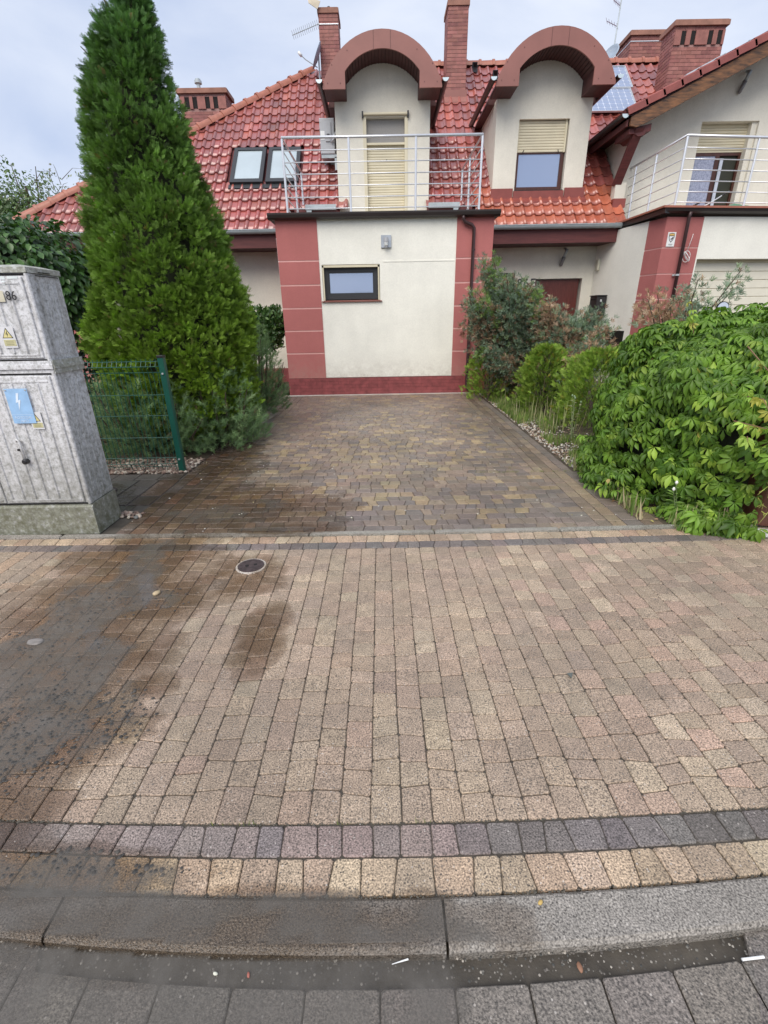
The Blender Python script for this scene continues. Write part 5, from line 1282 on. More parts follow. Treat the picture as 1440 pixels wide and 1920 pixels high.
# ================================================================== STREET DETAILS
mh = empty('manhole_cover', (-.935, 2.85, 0), 'small round rusty iron cover with two slots set in the wet pavement', 'manhole cover')
q = MB(); q.disc((-.935, 2.85, -.012), .104, .018, 36); q.build('frame_ring', 'kerb', mh)
q = MB(); q.disc((-.935, 2.85, .006), .090, .005, 36); q.build('lid', 'iron', mh)
for sx in (-.025, .03): q = MB(); q.disc((-.935+sx, 2.85+sx*.3, .0105), .013, .002, 10); q.build('slot', 'hole', mh)
q = MB()
for k in range(10):
    a = 2*PI*k/10; q.disc((-.935+.068*math.cos(a), 2.85+.068*math.sin(a), .0105), .008, .0025, 8)
q.build('raised_dot', 'iron', mh)
def rock(sx, sy, sz, col, seed, loc, name='stone', mat='pebble'):
    bm = bmesh.new(); bmesh.ops.create_icosphere(bm, subdivisions=2, radius=1)
    for v in bm.verts:
        k = 1+.22*noise.noise(v.co*1.3+Vector((seed, 0, 0))); v.co = Vector((v.co.x*sx*k, v.co.y*sy*k, v.co.z*sz*k))
    me = bpy.data.meshes.new(name); bm.to_mesh(me); bm.free(); me.transform(Matrix.Rotation(seed, 4, 'Z'))
    a = me.color_attributes.new('Col', 'FLOAT_COLOR', 'POINT'); a.data.foreach_set('color', np.array([(*col, 1)]*len(me.vertices), np.float32).ravel())
    me.polygons.foreach_set('use_smooth', [True]*len(me.polygons)); o = link_mesh(name, me, mat); o.location = loc; return o
tag(rock(.026, .018, .013, (.46,.36,.22), 1.0, (-1.445, 2.515, .010), 'pebble'), 'tan pebble lying on the wet pavement left of the iron cover', 'pebble')
tag(rock(.034, .022, .013, (.16,.16,.15), 2.0, (-2.17, 3.745, .010), 'pebble'), 'grey flat pebble beside the cabinet base', 'pebble')
tag(rock(.05, .030, .005, (.22,.20,.185), 3.0, (-1.90, 2.06, .004), 'sand_lump'), 'grey lump of washed sand at the left edge of the pavement', 'sand')
q = MB(); q.cur = (.10,.11,.10); q.add([(.862, 1.745, .006), (.892, 1.748, .006), (.872, 1.712, .006), (.862, 1.745, .009), (.892, 1.748, .010), (.872, 1.712, .009)], [(3, 4, 5), (2, 1, 0), (0, 1, 4, 3), (1, 2, 5, 4), (2, 0, 3, 5)])
o = q.build('slate_chip', 'attr'); tag(o, 'small dark triangular chip lying on the dry pavement right of centre', 'stone chip')
q = MB(); q.tube([(.948, .682, -.022), (1.01, .686, -.020)], .0035, 8); o = q.build('cigarette_end', 'white'); tag(o, 'white paper stick lying in the road channel at the right', 'litter')
q = MB(); q.tube([(.0, .685, -.022), (.045, .695, -.021)], [.0008, .0025], 6); o = q.build('paper_scrap', 'white'); tag(o, 'thin white scrap lying in the wet channel below the kerb joint', 'litter')
tag(rock(.007, .004, .002, (.36,.12,.09), 5.0, (-.385, .668, -.022), 'red_petal'), 'tiny red petal in the wet road channel', 'petal')
tag(rock(.007, .004, .002, (.60,.60,.50), 6.0, (-.475, .672, -.022), 'pale_petal'), 'pale petal in the wet road channel left of the red one', 'petal')
tag(rock(.009, .006, .004, (.55,.38,.12), 7.0, (.44, .81, .004), 'yellow_bud'), 'small yellow bud lying on the right kerb stone', 'bud')
tag(rock(.012, .007, .003, (.24,.12,.07), 8.0, (.505, .672, -.022), 'brown_leaf'), 'small brown leaf in the dry part of the road channel', 'leaf')
# grit: dark specks strewn over the wet part, pale specks everywhere
def specks(name, pts, cols, smin, smax, kind='stuff'):
    T = ([(0, -1, 0), (.9, -.2, .1), (.5, .9, 0), (-.6, .8, .1), (-1, -.1, 0), (0, 0, .7)], [(0, 1, 5), (1, 2, 5), (2, 3, 5), (3, 4, 5), (4, 0, 5)])
    n = len(pts); P = np.array(pts); a = rng.uniform(0, 2*PI, n); D = np.stack([np.cos(a), np.sin(a), np.zeros(n)], 1)
    o = scatter(name, T, P, D, np.tile([0., 0, 1], (n, 1)), rng.uniform(smin, smax, n), pal(n, cols), 'pebble'); tag(o, kind=kind); return o
pts = []
while len(pts) < 1700:
    x, y = R.uniform(-2.4, -.3), R.uniform(.9, 2.6)
    v = film_field(x, y)+.45
    if R.random() < max(0, v)*.8*(1 if y < 1.7 else .22): pts.append((x, y, .002))
specks('grit', pts, [(.035,.033,.03), (.05,.045,.04), (.08,.07,.06)], .0030, .0095)
pts = [(R.uniform(-2.5, 3.0), R.uniform(.85, 3.3), .0015) for _ in range(1500)]
specks('fine_grit', pts, [(.05,.045,.04), (.10,.085,.07), (.45,.42,.38)], .0010, .0030)
pts = [(R.uniform(-2.2, 2.0), R.uniform(3.4, 10.3), .002) for _ in range(420)]
specks('driveway_litter', pts, [(.55,.52,.42), (.35,.30,.16), (.12,.10,.06), (.60,.58,.52)], .004, .010)
pts = []
for _ in range(900):
    x = R.uniform(-1.4, 1.5); yb = bend(x, .70); pts.append((x, yb-R.random()**1.5*.055, -.030))
specks('channel_grit', pts, [(.05,.05,.045), (.09,.08,.065), (.12,.105,.09), (.14,.13,.11), (.30,.27,.23)], .0012, .0040)

# ================================================================== VEGETATION
Zup = np.array([0., 0, 1])
def rhomb(T, x, y, ang, L, w, z=0.0, lift=0.0):
    c, s = math.sin(ang), math.cos(ang); i = len(T[0]); px, py = s, -c
    T[0].extend([(x, y, z), (x+c*L*.5+px*w, y+s*L*.5+py*w, z+lift*.5), (x+c*L, y+s*L, z+lift), (x+c*L*.5-px*w, y+s*L*.5-py*w, z+lift*.5)])
    T[1].append((i, i+1, i+2, i+3))
def spray_template():
    T = ([], []); rhomb(T, 0, 0, 0, 1.0, .028)
    for k in range(6):
        y = .10+k*.14; L = .44*(1-k*.10)
        for s in (-1, 1):
            li = .10*R.uniform(-1, 1); rhomb(T, 0, y, s*.72, L, .038, 0, li)
            rhomb(T, s*L*.30, y+L*.30, s*.20, L*.42, .034, li*.4, .04)
    return T
SPRAY = spray_template()
def tuft_template(n=9, L=1.0, w=.09, spread=.9):
    T = ([], []); rr = random.Random(3)
    for k in range(n):
        a = 2*PI*k/n+rr.uniform(-.3, .3); t_ = spread*rr.uniform(.35, 1.0) if k else .05
        d = Vector((math.sin(a)*math.sin(t_), math.cos(t_), math.cos(a)*math.sin(t_))); p = Vector((0, rr.uniform(0, .45), 0)); l = L*rr.uniform(.5, .8)
        u = d.orthogonal().normalized(); i = len(T[0])
        T[0].extend([tuple(p), tuple(p+d*l*.5+u*w), tuple(p+d*l), tuple(p+d*l*.5-u*w)]); T[1].append((i, i+1, i+2, i+3))
    return T
def needle_template(n=26, w=.022):
    T = ([], []); rr = random.Random(5)
    for k in range(n):
        y = rr.uniform(0, .62); a = rr.uniform(0, 2*PI); t_ = rr.uniform(.45, 1.15)
        d = Vector((math.sin(a)*math.sin(t_), math.cos(t_), math.cos(a)*math.sin(t_))); p = Vector((0, y, 0)); l = rr.uniform(.28, .40)
        u = d.orthogonal().normalized(); i = len(T[0]); T[0].extend([tuple(p+u*w), tuple(p+d*l), tuple(p-u*w)]); T[1].append((i, i+1, i+2))
    return T
def leaf_template(w=.30, fold=.10, droop=.18, ks=(.85, 1.0, .55)):
    vs = [(0, 0, 0)]
    for y, k in zip((.28, .58, .82), ks):
        vs += [(-w*k, y, fold*k-droop*y*y), (0, y, -droop*y*y), (w*k, y, fold*k-droop*y*y)]
    vs.append((0, 1, -droop*1.1))
    q = [(0, 2, 1), (0, 3, 2)]
    for r_ in range(2):
        a = 1+r_*3
        q += [(a, a+1, a+4), (a, a+4, a+3), (a+1, a+2, a+5), (a+1, a+5, a+4)]
    q += [(7, 8, 10), (8, 9, 10)]
    fixed = [(0, 2, 1), (0, 3, 2)]+q[2:]
    return vs, fixed
LEAF = leaf_template()
def palmate_template(seed=0):
    rr = random.Random(seed); V = []; Fs = []
    for k, a in enumerate((-1.5, -.75, 0, .75, 1.5)):
        a += rr.uniform(-.12, .12); L = (.95, 1.1, 1.2, 1.1, .95)[k]*rr.uniform(.9, 1.08); lv, lf = leaf_template(.215*rr.uniform(.9, 1.1), .17*rr.uniform(.6, 1.5), .45*rr.uniform(.6, 1.4), (.42, 1.0, .72))
        n = len(V); M3 = Matrix.Rotation(-a, 3, 'Z') @ Matrix.Rotation(-.12, 3, 'X') @ Matrix.Rotation(rr.uniform(-.35, .35), 3, 'Y')
        for v in lv: q = M3 @ Vector((v[0]*L, v[1]*L+.06, v[2]*L)); V.append(tuple(q))
        Fs += [tuple(i+n for i in f) for f in lf]
    # petiole
    n = len(V); V += [(-.012, 0, -.01), (.012, 0, -.01), (0, -.45, -.35)]; Fs.append((n, n+1, n+2))
    return V, Fs
def stems(b, base, tips, r0, r1, sag=.1):
    for tp in tips:
        p0, p1 = Vector(base), Vector(tp); m_ = p0.lerp(p1, .5)+Vector((R.uniform(-.05, .05), R.uniform(-.05, .05), sag*(p1-p0).length))
        b.tube([p0, m_, p1], [r0, (r0+r1)/2, r1], 6)

# ---- tall thuja
th = empty('thuja_tree', (-2.75, 6.6, 0), 'very tall conical thuja rising past the roof on the left', 'tree')
zt = [0.15, .6, 1.33, 1.85, 2.33, 2.78, 3.31, 3.80, 4.27, 4.70, 5.15, 5.45]; rt = [.78, .95, 1.00, .93, .83, .75, .64, .55, .44, .27, .12, .02]; xt = [-2.72, -2.72, -2.72, -2.72, -2.75, -2.76, -2.79, -2.79, -2.74, -2.68, -2.65, -2.65]
b = MB(); b.tube([(-2.72, 6.6, 0), (-2.74, 6.6, 1.5), (-2.76, 6.6, 3.4), (-2.66, 6.6, 5.1)], [.12, .10, .06, .02], 9)
for k in range(60):
    z = R.uniform(.4, 4.6); a = R.uniform(0, 2*PI); r_ = np.interp(z+.25, zt, rt)*.85; b.tube([(np.interp(z, zt, xt), 6.6, z-.1), (np.interp(z, zt, xt)+math.cos(a)*r_, 6.6+math.sin(a)*r_, z+.25)], [.018, .005], 5)
b.build('trunk', 'wood_bark', th)
rt = [.74, .90, .94, .86, .75, .66, .54, .44, .30, .12, .05, .02]; xt = [-2.70, -2.70, -2.69, -2.68, -2.70, -2.70, -2.72, -2.71, -2.64, -2.55, -2.53, -2.53]
nc = 3000
u = rng.uniform(0, 1, nc*4); z = .2+(5.0-.2)*u; keep = rng.uniform(0, 1, nc*4) < (np.interp(z, zt, rt)+.06)/1.0; z = z[keep][:nc]; nc = len(z)
a = rng.uniform(0, 2*PI, nc); rr_ = np.interp(z, zt, rt); cx = np.interp(z, zt, xt)
lump = np.array([noise.noise(Vector((math.cos(q)*1.9*r1/.8, math.sin(q)*1.9*r1/.8, zz*1.5+3))) for q, zz, r1 in zip(a, z, rr_)])
R_ = np.maximum(.0, rr_+.15*lump*np.minimum(1, rr_*2)-rng.uniform(0, 1, nc)**1.3*.17)
PC = np.stack([cx+np.cos(a)*R_, 6.6+np.sin(a)*R_, z], 1); OC = np.stack([np.cos(a), np.sin(a), np.full(nc, .35)], 1)
per = 18; n = nc*per; rad = rng.uniform(.05, .10, nc)
off = rvec(n); P0 = np.repeat(PC, per, 0); O0 = np.repeat(OC, per, 0); rd = np.repeat(rad, per)[:, None]
flip = (np.sum(off*O0, 1) < -.1)[:, None]; off = np.where(flip, -off, off)
P = P0+off*rd*rng.uniform(.3, 1, (n, 1)); D = off*.8+O0*.35+Zup*.35+rvec(n)*.30; Nn = rvec(n)
t_ = np.clip((P[:, 2]-.4)/4.2, 0, 1)[:, None]; cl = np.repeat(rng.normal(size=nc)*.17, per)[:, None]
C = (np.array([[.20, .305, .028]])*(1-t_)+np.array([[.095, .195, .062]])*t_)*(1+rng.normal(size=(n, 1))*.13)*(1+cl)
C[rng.uniform(0, 1, n) < .012] = (.20, .15, .06)
scatter('foliage', SPRAY, P, D, Nn, rng.uniform(.060, .108, n), np.clip(C*1.15, .01, 1), 'thuja', th)
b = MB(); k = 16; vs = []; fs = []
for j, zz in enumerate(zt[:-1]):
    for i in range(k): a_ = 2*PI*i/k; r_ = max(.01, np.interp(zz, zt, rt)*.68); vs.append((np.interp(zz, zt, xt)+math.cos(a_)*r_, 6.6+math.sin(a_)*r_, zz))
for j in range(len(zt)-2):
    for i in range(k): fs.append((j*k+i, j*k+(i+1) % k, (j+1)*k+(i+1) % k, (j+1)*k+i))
b.add(vs, fs); b.build('dark_core', simple('thuja_core_shade', (.022, .026, .010), .95, var=.4, vscale=15), th)  # solid dark hull, the shade inside the foliage put into its colour

# ---- mountain pines
def pine(cx, cy, rx, ry, h, n, label, z0=.05, seed=0, sc=1.0, peaks=None):
    e = empty('mountain_pine', (cx, cy, 0), label, 'shrub', 'mountain pines along the left driveway edge')
    b = MB(); P = []; D = []
    nb_ = int(26*sc)
    br = []
    for k in range(nb_):
        a = 2*PI*k/nb_+R.uniform(-.2, .2); rr = math.sqrt(R.random()); top = h*(1-.45*rr*rr)*R.uniform(.8, 1.0)
        tip = Vector((cx+math.cos(a)*rx*rr, cy+math.sin(a)*ry*rr, top)); br.append(tip)
        mid = Vector((cx+math.cos(a)*rx*rr*.75, cy+math.sin(a)*ry*rr*.75, top*.45)); b.tube([(cx, cy, 0), mid, tip], [.03, .018, .006], 5)
    b.build('branch', 'wood_bark', e)
    for i in range(n):
        a = R.uniform(0, 2*PI); ph = math.acos(R.uniform(0, 1)) ; q = R.random()**.45
        x, y, z = math.cos(a)*math.sin(ph)*rx, math.sin(a)*math.sin(ph)*ry, math.cos(ph)*h
        l = 1+.22*noise.noise(Vector((x*2.2+seed, y*2.2, z*2.2)))+.15*noise.noise(Vector((x*5+seed, y*5, z*5)))
        q = max(.35, q)*l; p = Vector((cx+x*q, cy+y*q, max(z0, z*q+.03)))
        P.append(p); D.append((math.cos(a)*math.sin(ph)*.95+R.gauss(0, .3), math.sin(a)*math.sin(ph)*.95+R.gauss(0, .3), .85))
    P = np.array(P); D = np.array(D)
    scatter('needles', needle_template(40, .013), P, D, rvec(n), rng.uniform(.12, .21, n), pal(n, [(.165,.26,.12), (.19,.29,.13), (.135,.215,.105), (.24,.34,.165), (.22,.17,.10)], [.3,.3,.22,.15,.03]), 'pine', e)
    return e
pine(-3.05, 6.05, .98, .82, 1.02, 2000, 'dark mountain pine growing behind the green mesh fence', seed=1, sc=1.2)
pine(-2.22, 6.30, .62, .74, 1.02, 1700, 'bushy mountain pine right of the green fence post, spilling over the driveway edge', seed=5)
pine(-2.30, 8.60, .58, .80, 1.45, 1500, 'tallest mountain pine, close to the left corner of the garage', seed=9)

# ---- leaf cloud shrubs and trees
def cloud(e, name, blobs, n, leaf, smin, smax, cols, w, mat, dirfn, thick=.35, lump=.22, sd=0, fr=2.0, jitn=.5):
    tot = sum(bb[3]*bb[4]+bb[4]*bb[5]+bb[3]*bb[5] for bb in blobs); Pl = []; Dl = []; Nl = []
    for (cx, cy, cz, rx, ry, rz) in blobs:
        m_ = int(n*(rx*ry+ry*rz+rx*rz)/tot); v = rvec(m_)
        f = np.array([1+lump*(noise.noise(Vector((p[0]*fr+sd, p[1]*fr+cx, p[2]*fr+cz)))+.6*noise.noise(Vector((p[0]*fr*2.4+sd, p[1]*fr*2.4, p[2]*fr*2.4)))) for p in v])
        q = f*(1-rng.uniform(0, 1, m_)**1.7*thick)
        Pl.append(np.stack([cx+v[:, 0]*rx*q, cy+v[:, 1]*ry*q, cz+v[:, 2]*rz*q], 1)); Nl.append(v)
    P = np.concatenate(Pl); V = np.concatenate(Nl); k = P[:, 2] > .02; P = P[k]; V = V[k]; n = len(P)
    D, Nn = dirfn(V, n)
    return scatter(name, leaf, P, D, Nn, rng.uniform(smin, smax, n), pal(n, cols, w, jitn*.3), mat, e)
def droop(V, n): return -Zup*.75+V*.75+rvec(n)*.45, V*.7+Zup*.65+rvec(n)*.4
def upright(V, n): return Zup*.55+V*.7+rvec(n)*.7, V+rvec(n)*.7
hd = empty('hornbeam_tree', (-5.6, 7.8, 0), 'dense dark leafy tree with drooping leaves behind the grey cabinet', 'tree')
b = MB(); b.tube([(-5.6, 7.9, 0), (-5.6, 7.9, 1.4), (-5.5, 7.9, 2.2)], [.10, .09, .05], 9); stems(b, (-5.6, 7.9, 1.3), [(-4.7, 7.5, 2.2), (-6.5, 7.7, 2.4), (-5.2, 8.5, 2.5), (-5.4, 7.1, 2.6), (-4.5, 7.9, 1.9)], .05, .012); b.build('trunk', 'wood_bark', hd)
HC = [(.040,.095,.022), (.055,.125,.028), (.030,.072,.018), (.085,.17,.045), (.14,.25,.08)]
cloud(hd, 'crown', [(-5.5, 7.75, 2.30, 1.30, 1.1, .76), (-6.3, 7.7, 2.45, 1.2, 1.1, .80), (-4.85, 7.7, 2.02, .72, .8, .58)], 15000, LEAF, .075, .135, HC, [.32,.3,.22,.13,.03], 'hedge', droop, .45, .18, 2, 2.5)
b = MB()
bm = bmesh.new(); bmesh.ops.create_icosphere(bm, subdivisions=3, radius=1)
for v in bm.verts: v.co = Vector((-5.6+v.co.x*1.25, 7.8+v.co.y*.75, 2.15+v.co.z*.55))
me2 = bpy.data.meshes.new('dark_core'); bm.to_mesh(me2); bm.free(); link_mesh('dark_core', me2, simple('crown_core_shade', (.012, .018, .008), .95, var=.3), hd)  # solid near-black blob painted as the shade within the crown
# dark clipped hedge line below it, behind the cabinet and fence
hl = empty('garden_hedge', (-5.5, 9.3, 0), 'dark low hedge in the shade under the leafy tree on the left', 'hedge')
b = MB(); stems(b, (-5.8, 9.4, 0), [(-6.5, 9.3, 1.1), (-5.2, 9.3, 1.0), (-5.8, 9.5, 1.2)], .02, .008); b.build('stem', 'wood_bark', hl)
cloud(hl, 'foliage', [(-5.9, 9.4, .65, 1.1, .5, .72), (-7.4, 9.6, .65, 1.2, .5, .75)], 4200, LEAF, .06, .10, [(.020,.045,.014), (.028,.06,.018), (.016,.034,.012)], None, 'hedge', upright, .6, .2, 4)
# pale loose tree far behind
bt = empty('birch_tree', (-10.8, 17, 0), 'loose pale green birch far behind the left end of the roof', 'tree')
b = MB(); b.tube([(-11.2, 17.5, 0), (-11.2, 17.5, 3), (-11.0, 17.4, 5.5)], [.16, .12, .03], 9); stems(b, (-11.2, 17.5, 2.5), [(-9.6, 17.2, 5.2), (-12.4, 17.2, 5.9), (-10.3, 17, 5.9), (-11.6, 17.9, 6.2), (-9.9, 17.6, 4.6)], .05, .01, .05)
BT = []
for k in range(60):
    a = R.uniform(0, 2*PI); q0 = Vector((-11.0+R.uniform(-1.6, 1.5), 17.4+R.uniform(-1, 1), R.uniform(3.6, 5.7))); q1 = q0+Vector((math.cos(a)*.35+.28, math.sin(a)*.3, R.uniform(.1, .55))); b.tube([q0, q0.lerp(q1, .6)+Vector((0, 0, .12)), q1], [.010, .006, .003], 4); BT.append((q0, q1))
b.build('trunk', 'wood_bark', bt)
cloud(bt, 'crown', [(-11.6, 17.4, 5.0, 1.5, 1.2, 1.15), (-10.3, 17.2, 4.5, 1.3, 1.1, .95), (-12.6, 17.4, 4.4, 1.5, 1.2, 1.3)], 7500, LEAF, .07, .13, [(.16,.24,.10), (.12,.19,.08), (.22,.30,.15), (.10,.16,.07)], None, 'leaf', droop, .9, .45, 6, 3.0)
tw = []
for q0, q1 in BT:
    for j in range(7): tw.append(q0.lerp(q1, .3+.1*j)+Vector((R.gauss(0, .03), R.gauss(0, .03), R.gauss(0, .03))))
tw = np.array(tw); n = len(tw); scatter('twig_leaves', LEAF, tw, -Zup*.6+rvec(n)*.7, rvec(n), rng.uniform(.06, .10, n), pal(n, [(.30,.34,.22), (.20,.26,.13), (.36,.36,.28)]), 'leaf', bt)
# broadleaf shrub between wall and garage
sb_ = empty('laurel_shrub', (-2.6, 11.0, 0), 'glossy broadleaf shrub between the left wall and the garage corner', 'shrub')
b = MB(); stems(b, (-2.6, 11.0, 0), [(-2.9, 11, 1.3), (-2.4, 11, 1.5), (-2.6, 11.2, 1.6), (-2.3, 10.9, 1.1)], .02, .006); b.build('stem', 'wood_bark', sb_)
cloud(sb_, 'foliage', [(-2.62, 11.0, 1.30, .46, .42, .46), (-2.35, 11.05, 1.45, .30, .32, .34)], 2600, LEAF, .06, .11, [(.055,.12,.03), (.035,.085,.022), (.11,.20,.06), (.18,.28,.11)], [.4,.35,.18,.07], 'hedge', upright, .5, .3, 8)

# ---- junipers: arching branches carrying tufts, part blue green, part dead brown
BLUE = [(.135,.190,.135), (.165,.22,.16), (.11,.155,.112), (.19,.245,.155)]
GRN = [(.13,.21,.055), (.10,.17,.045), (.17,.26,.075)]
DEAD = [(.235,.145,.095), (.30,.20,.135), (.17,.105,.07), (.36,.26,.19)]
def juniper(loc, tips, label, dead=.3, seed=0, per=125, base_r=.06):
    e = empty('juniper_shrub', loc, label, 'shrub', 'ragged blue junipers right of the garage'); rr = random.Random(seed)
    b = MB(); P = []; D = []; C = []
    for (tx, ty, tz, ds, m_) in tips:
        for k in range(m_):
            tip = Vector((tx+rr.gauss(0, .09), ty+rr.gauss(0, .18), max(.2, tz+rr.gauss(0, .10)))); p0 = Vector(loc)+Vector((rr.uniform(-.08, .08), rr.uniform(-.08, .08), rr.uniform(0, .25)))
            hz_ = Vector((tip.x, tip.y, 0))-Vector((p0.x, p0.y, 0)); mid = p0.lerp(tip, .5)+Vector((0, 0, .12*(tip-p0).length))-hz_*.08
            endp = tip+Vector((hz_.x*.05, hz_.y*.05, .02)); b.tube([p0, mid, tip, endp], [.022, .012, .006, .003], 5)
            isdead = rr.random() < (dead if ds is None else ds); grn = rr.random() < .12
            for j in range(per):
                t2 = .25+.75*(j/per)**.8; a_ = p0.lerp(mid, min(1, t2*2)) if t2 < .5 else mid.lerp(endp, (t2-.5)*2)
                wv = .12*(1-.55*t2)+.02; off = Vector((rr.gauss(0, wv), rr.gauss(0, wv), rr.gauss(0, wv*.8))); p = a_+off
                dirv = (endp-mid).normalized()*.8+off.normalized()*.8+Vector((0, 0, .35)); P.append(tuple(p)); D.append(tuple(dirv))
                inner_dead = rr.random() < (.10 if t2 > .5 else .35)
                C.append(rr.choice(DEAD) if (isdead and rr.random() < .88) or inner_dead else rr.choice(GRN if grn else BLUE))
    b.build('branch', 'wood_bark', e); P = np.array(P); D = np.array(D); C = np.array(C)*(1+rng.normal(size=(len(P), 1))*.15); n = len(P)
    scatter('foliage', tuft_template(13, 1.0, .055, 1.1), P, D, rvec(n), rng.uniform(.060, .115, n), np.clip(C*1.45, .01, 1), 'juniper', e)
    return e
juniper((2.62, 9.5, 0), [(2.02, 9.3, 2.30, 0, 6), (1.72, 9.2, 1.80, .1, 6), (1.68, 9.2, 1.42, .6, 6), (2.1, 9.2, 1.60, .5, 8), (2.25, 9.2, 2.03, 0, 8), (2.35, 9.3, 1.35, .2, 8), (2.0, 9.1, .95, .1, 7), (2.62, 9.3, 1.85, .1, 8), (2.3, 9.0, .7, .5, 6), (2.75, 9.2, 1.45, .2, 8)],
        'tallest ragged blue green juniper leaning against the downpipe with brown dead patches', .3, 11)
juniper((3.20, 8.9, 0), [(2.74, 9.0, 1.98, .2, 2), (2.95, 8.9, 1.66, .75, 8), (3.40, 8.9, 1.38, .3, 7), (3.66, 8.8, 1.45, .05, 8), (3.86, 8.8, 1.18, .15, 4), (3.30, 8.8, 1.25, .8, 8), (3.6, 8.7, 1.0, .85, 8), (3.2, 8.6, .85, .4, 8), (3.45, 8.6, .55, .3, 7), (3.0, 8.6, .45, .1, 6), (3.0, 8.9, 1.4, .3, 8), (3.28, 8.05, .95, .35, 7), (3.50, 8.1, .72, .2, 7), (3.05, 7.75, .45, .1, 5), (3.62, 8.3, 1.12, .3, 6)],
        'half dead juniper with bare brown branches in front of the entrance door', .55, 12)
juniper((4.55, 7.6, 0), [(4.00, 7.5, 1.72, .5, 2), (4.16, 7.5, 1.66, .7, 3), (4.52, 7.5, 1.98, 0, 2), (4.62, 7.5, 1.62, .1, 4), (5.20, 7.5, 1.84, 0, 2), (4.9, 7.4, 1.4, 0, 3)],
        'juniper whose tips stick out above the right hand creeper', .2, 13, 90)
# bright green young thujas
def globe(loc, rx, ry, h, n, label, seed):
    e = empty('young_thuja', loc, label, 'shrub', 'yellow green young thujas beside the driveway'); x0, y0, _ = loc
    b = MB(); b.tube([(x0, y0, 0), (x0, y0, h*.7)], [.025, .008], 6); stems(b, (x0, y0, .05), [(x0+math.cos(k)*rx*.7, y0+math.sin(k)*ry*.7, h*.6) for k in range(6)], .012, .004); b.build('stem', 'wood_bark', e)
    a = rng.uniform(0, 2*PI, n); v = rng.uniform(0, 1, n); z = v**.85*h; pr_ = np.sqrt(np.clip(1-(v*1.0)**2.4, 0, 1))*.95+.05
    lm = np.array([1+.30*noise.noise(Vector((math.cos(q)*1.8+seed, math.sin(q)*1.8, zz*4)))+.60*noise.noise(Vector((math.cos(q)*5+seed, math.sin(q)*5, zz*11))) for q, zz in zip(a, z)]); q = (1-rng.uniform(0, 1, n)**1.6*.45)*lm*pr_
    P = np.stack([x0+np.cos(a)*rx*q, y0+np.sin(a)*ry*q, z+.03], 1); o_ = np.stack([np.cos(a), np.sin(a), np.zeros(n)], 1)
    D = o_*.8+Zup*.75+rvec(n)*.6
    scatter('foliage', SPRAY, P, D, np.cross(D, o_+rvec(n)*.6), rng.uniform(.06, .11, n), pal(n, [(.20,.30,.045), (.26,.37,.065), (.14,.23,.035), (.30,.27,.05)], [.4,.3,.25,.05]), 'thuja', e)
globe((2.76, 8.1, 0), .42, .38, 1.05, 3200, 'rounded yellow green thuja between the two junipers and the driveway', 1)
globe((3.18, 6.95, 0), .55, .48, 1.05, 3400, 'light green thuja bush touching the left side of the creeper', 2)
globe((2.72, 9.9, 0), .36, .30, 2.0, 2200, 'narrow bright green thuja hidden inside the tallest juniper', 3)
globe((2.12, 9.45, 0), .40, .35, 1.0, 1700, 'darker green thuja bush at the garage corner beside the downpipe foot', 4)

# ---- creeper mound: five fingered leaves
cp = empty('virginia_creeper', (4.0, 4.7, 0), 'large mound of green five fingered creeper spilling over the right pavement corner', 'creeper')
CXc, CYc, RX, RY, HZ = 4.0, 4.72, 1.87, 1.58, 1.56
def creeper_pts(n):
    P = []; Nn = []
    while len(P) < n:
        if R.random() < .42:      # top
            x, y = CXc+R.uniform(-RX, RX), CYc+R.uniform(-RY, RY); k = (abs(x-CXc)/RX)**4+(abs(y-CYc)/RY)**4
            if k >= 1: continue
            s = k**.25; z = HZ*(1-s**5.0)**(1/3.4)
        else:
            a = R.uniform(0, 2*PI)
            if math.sin(a) > .5 and R.random() < .75: continue
            z = R.uniform(.0, 1)**.9*HZ*.97; s = (1-(z/HZ)**3.4)**(1/5.0)
            ca, sa = math.cos(a), math.sin(a); rr = 1/((abs(ca)/RX)**4+(abs(sa)/RY)**4)**.25*s; x, y = CXc+ca*rr, CYc+sa*rr
        ux, uy = (x-CXc)/RX, (y-CYc)/RY; g3 = Vector((ux**3/RX, uy**3/RY, .75*(z/HZ)**1.6/HZ)); g3 = g3.normalized() if g3.length > 1e-6 else Vector((0, 0, 1))
        l = .17*noise.noise(Vector((x*1.6, y*1.6, z*1.6)))+.14*noise.noise(Vector((x*4, y*4, z*4)))-.03
        p = Vector((x, y, z))+g3*(l-R.random()**1.5*.16)
        if p.z < .03: p.z = .03
        if p.x > 2.90-(3.38-p.y)*.75 and p.z < .42 and p.y < 3.39: continue
        P.append(p); Nn.append(g3)
    return P, Nn
PT = [palmate_template(k) for k in range(5)]
LC = [(.135,.25,.028), (.10,.20,.023), (.18,.32,.040), (.07,.15,.018), (.27,.40,.055)]
P, G = creeper_pts(10500)
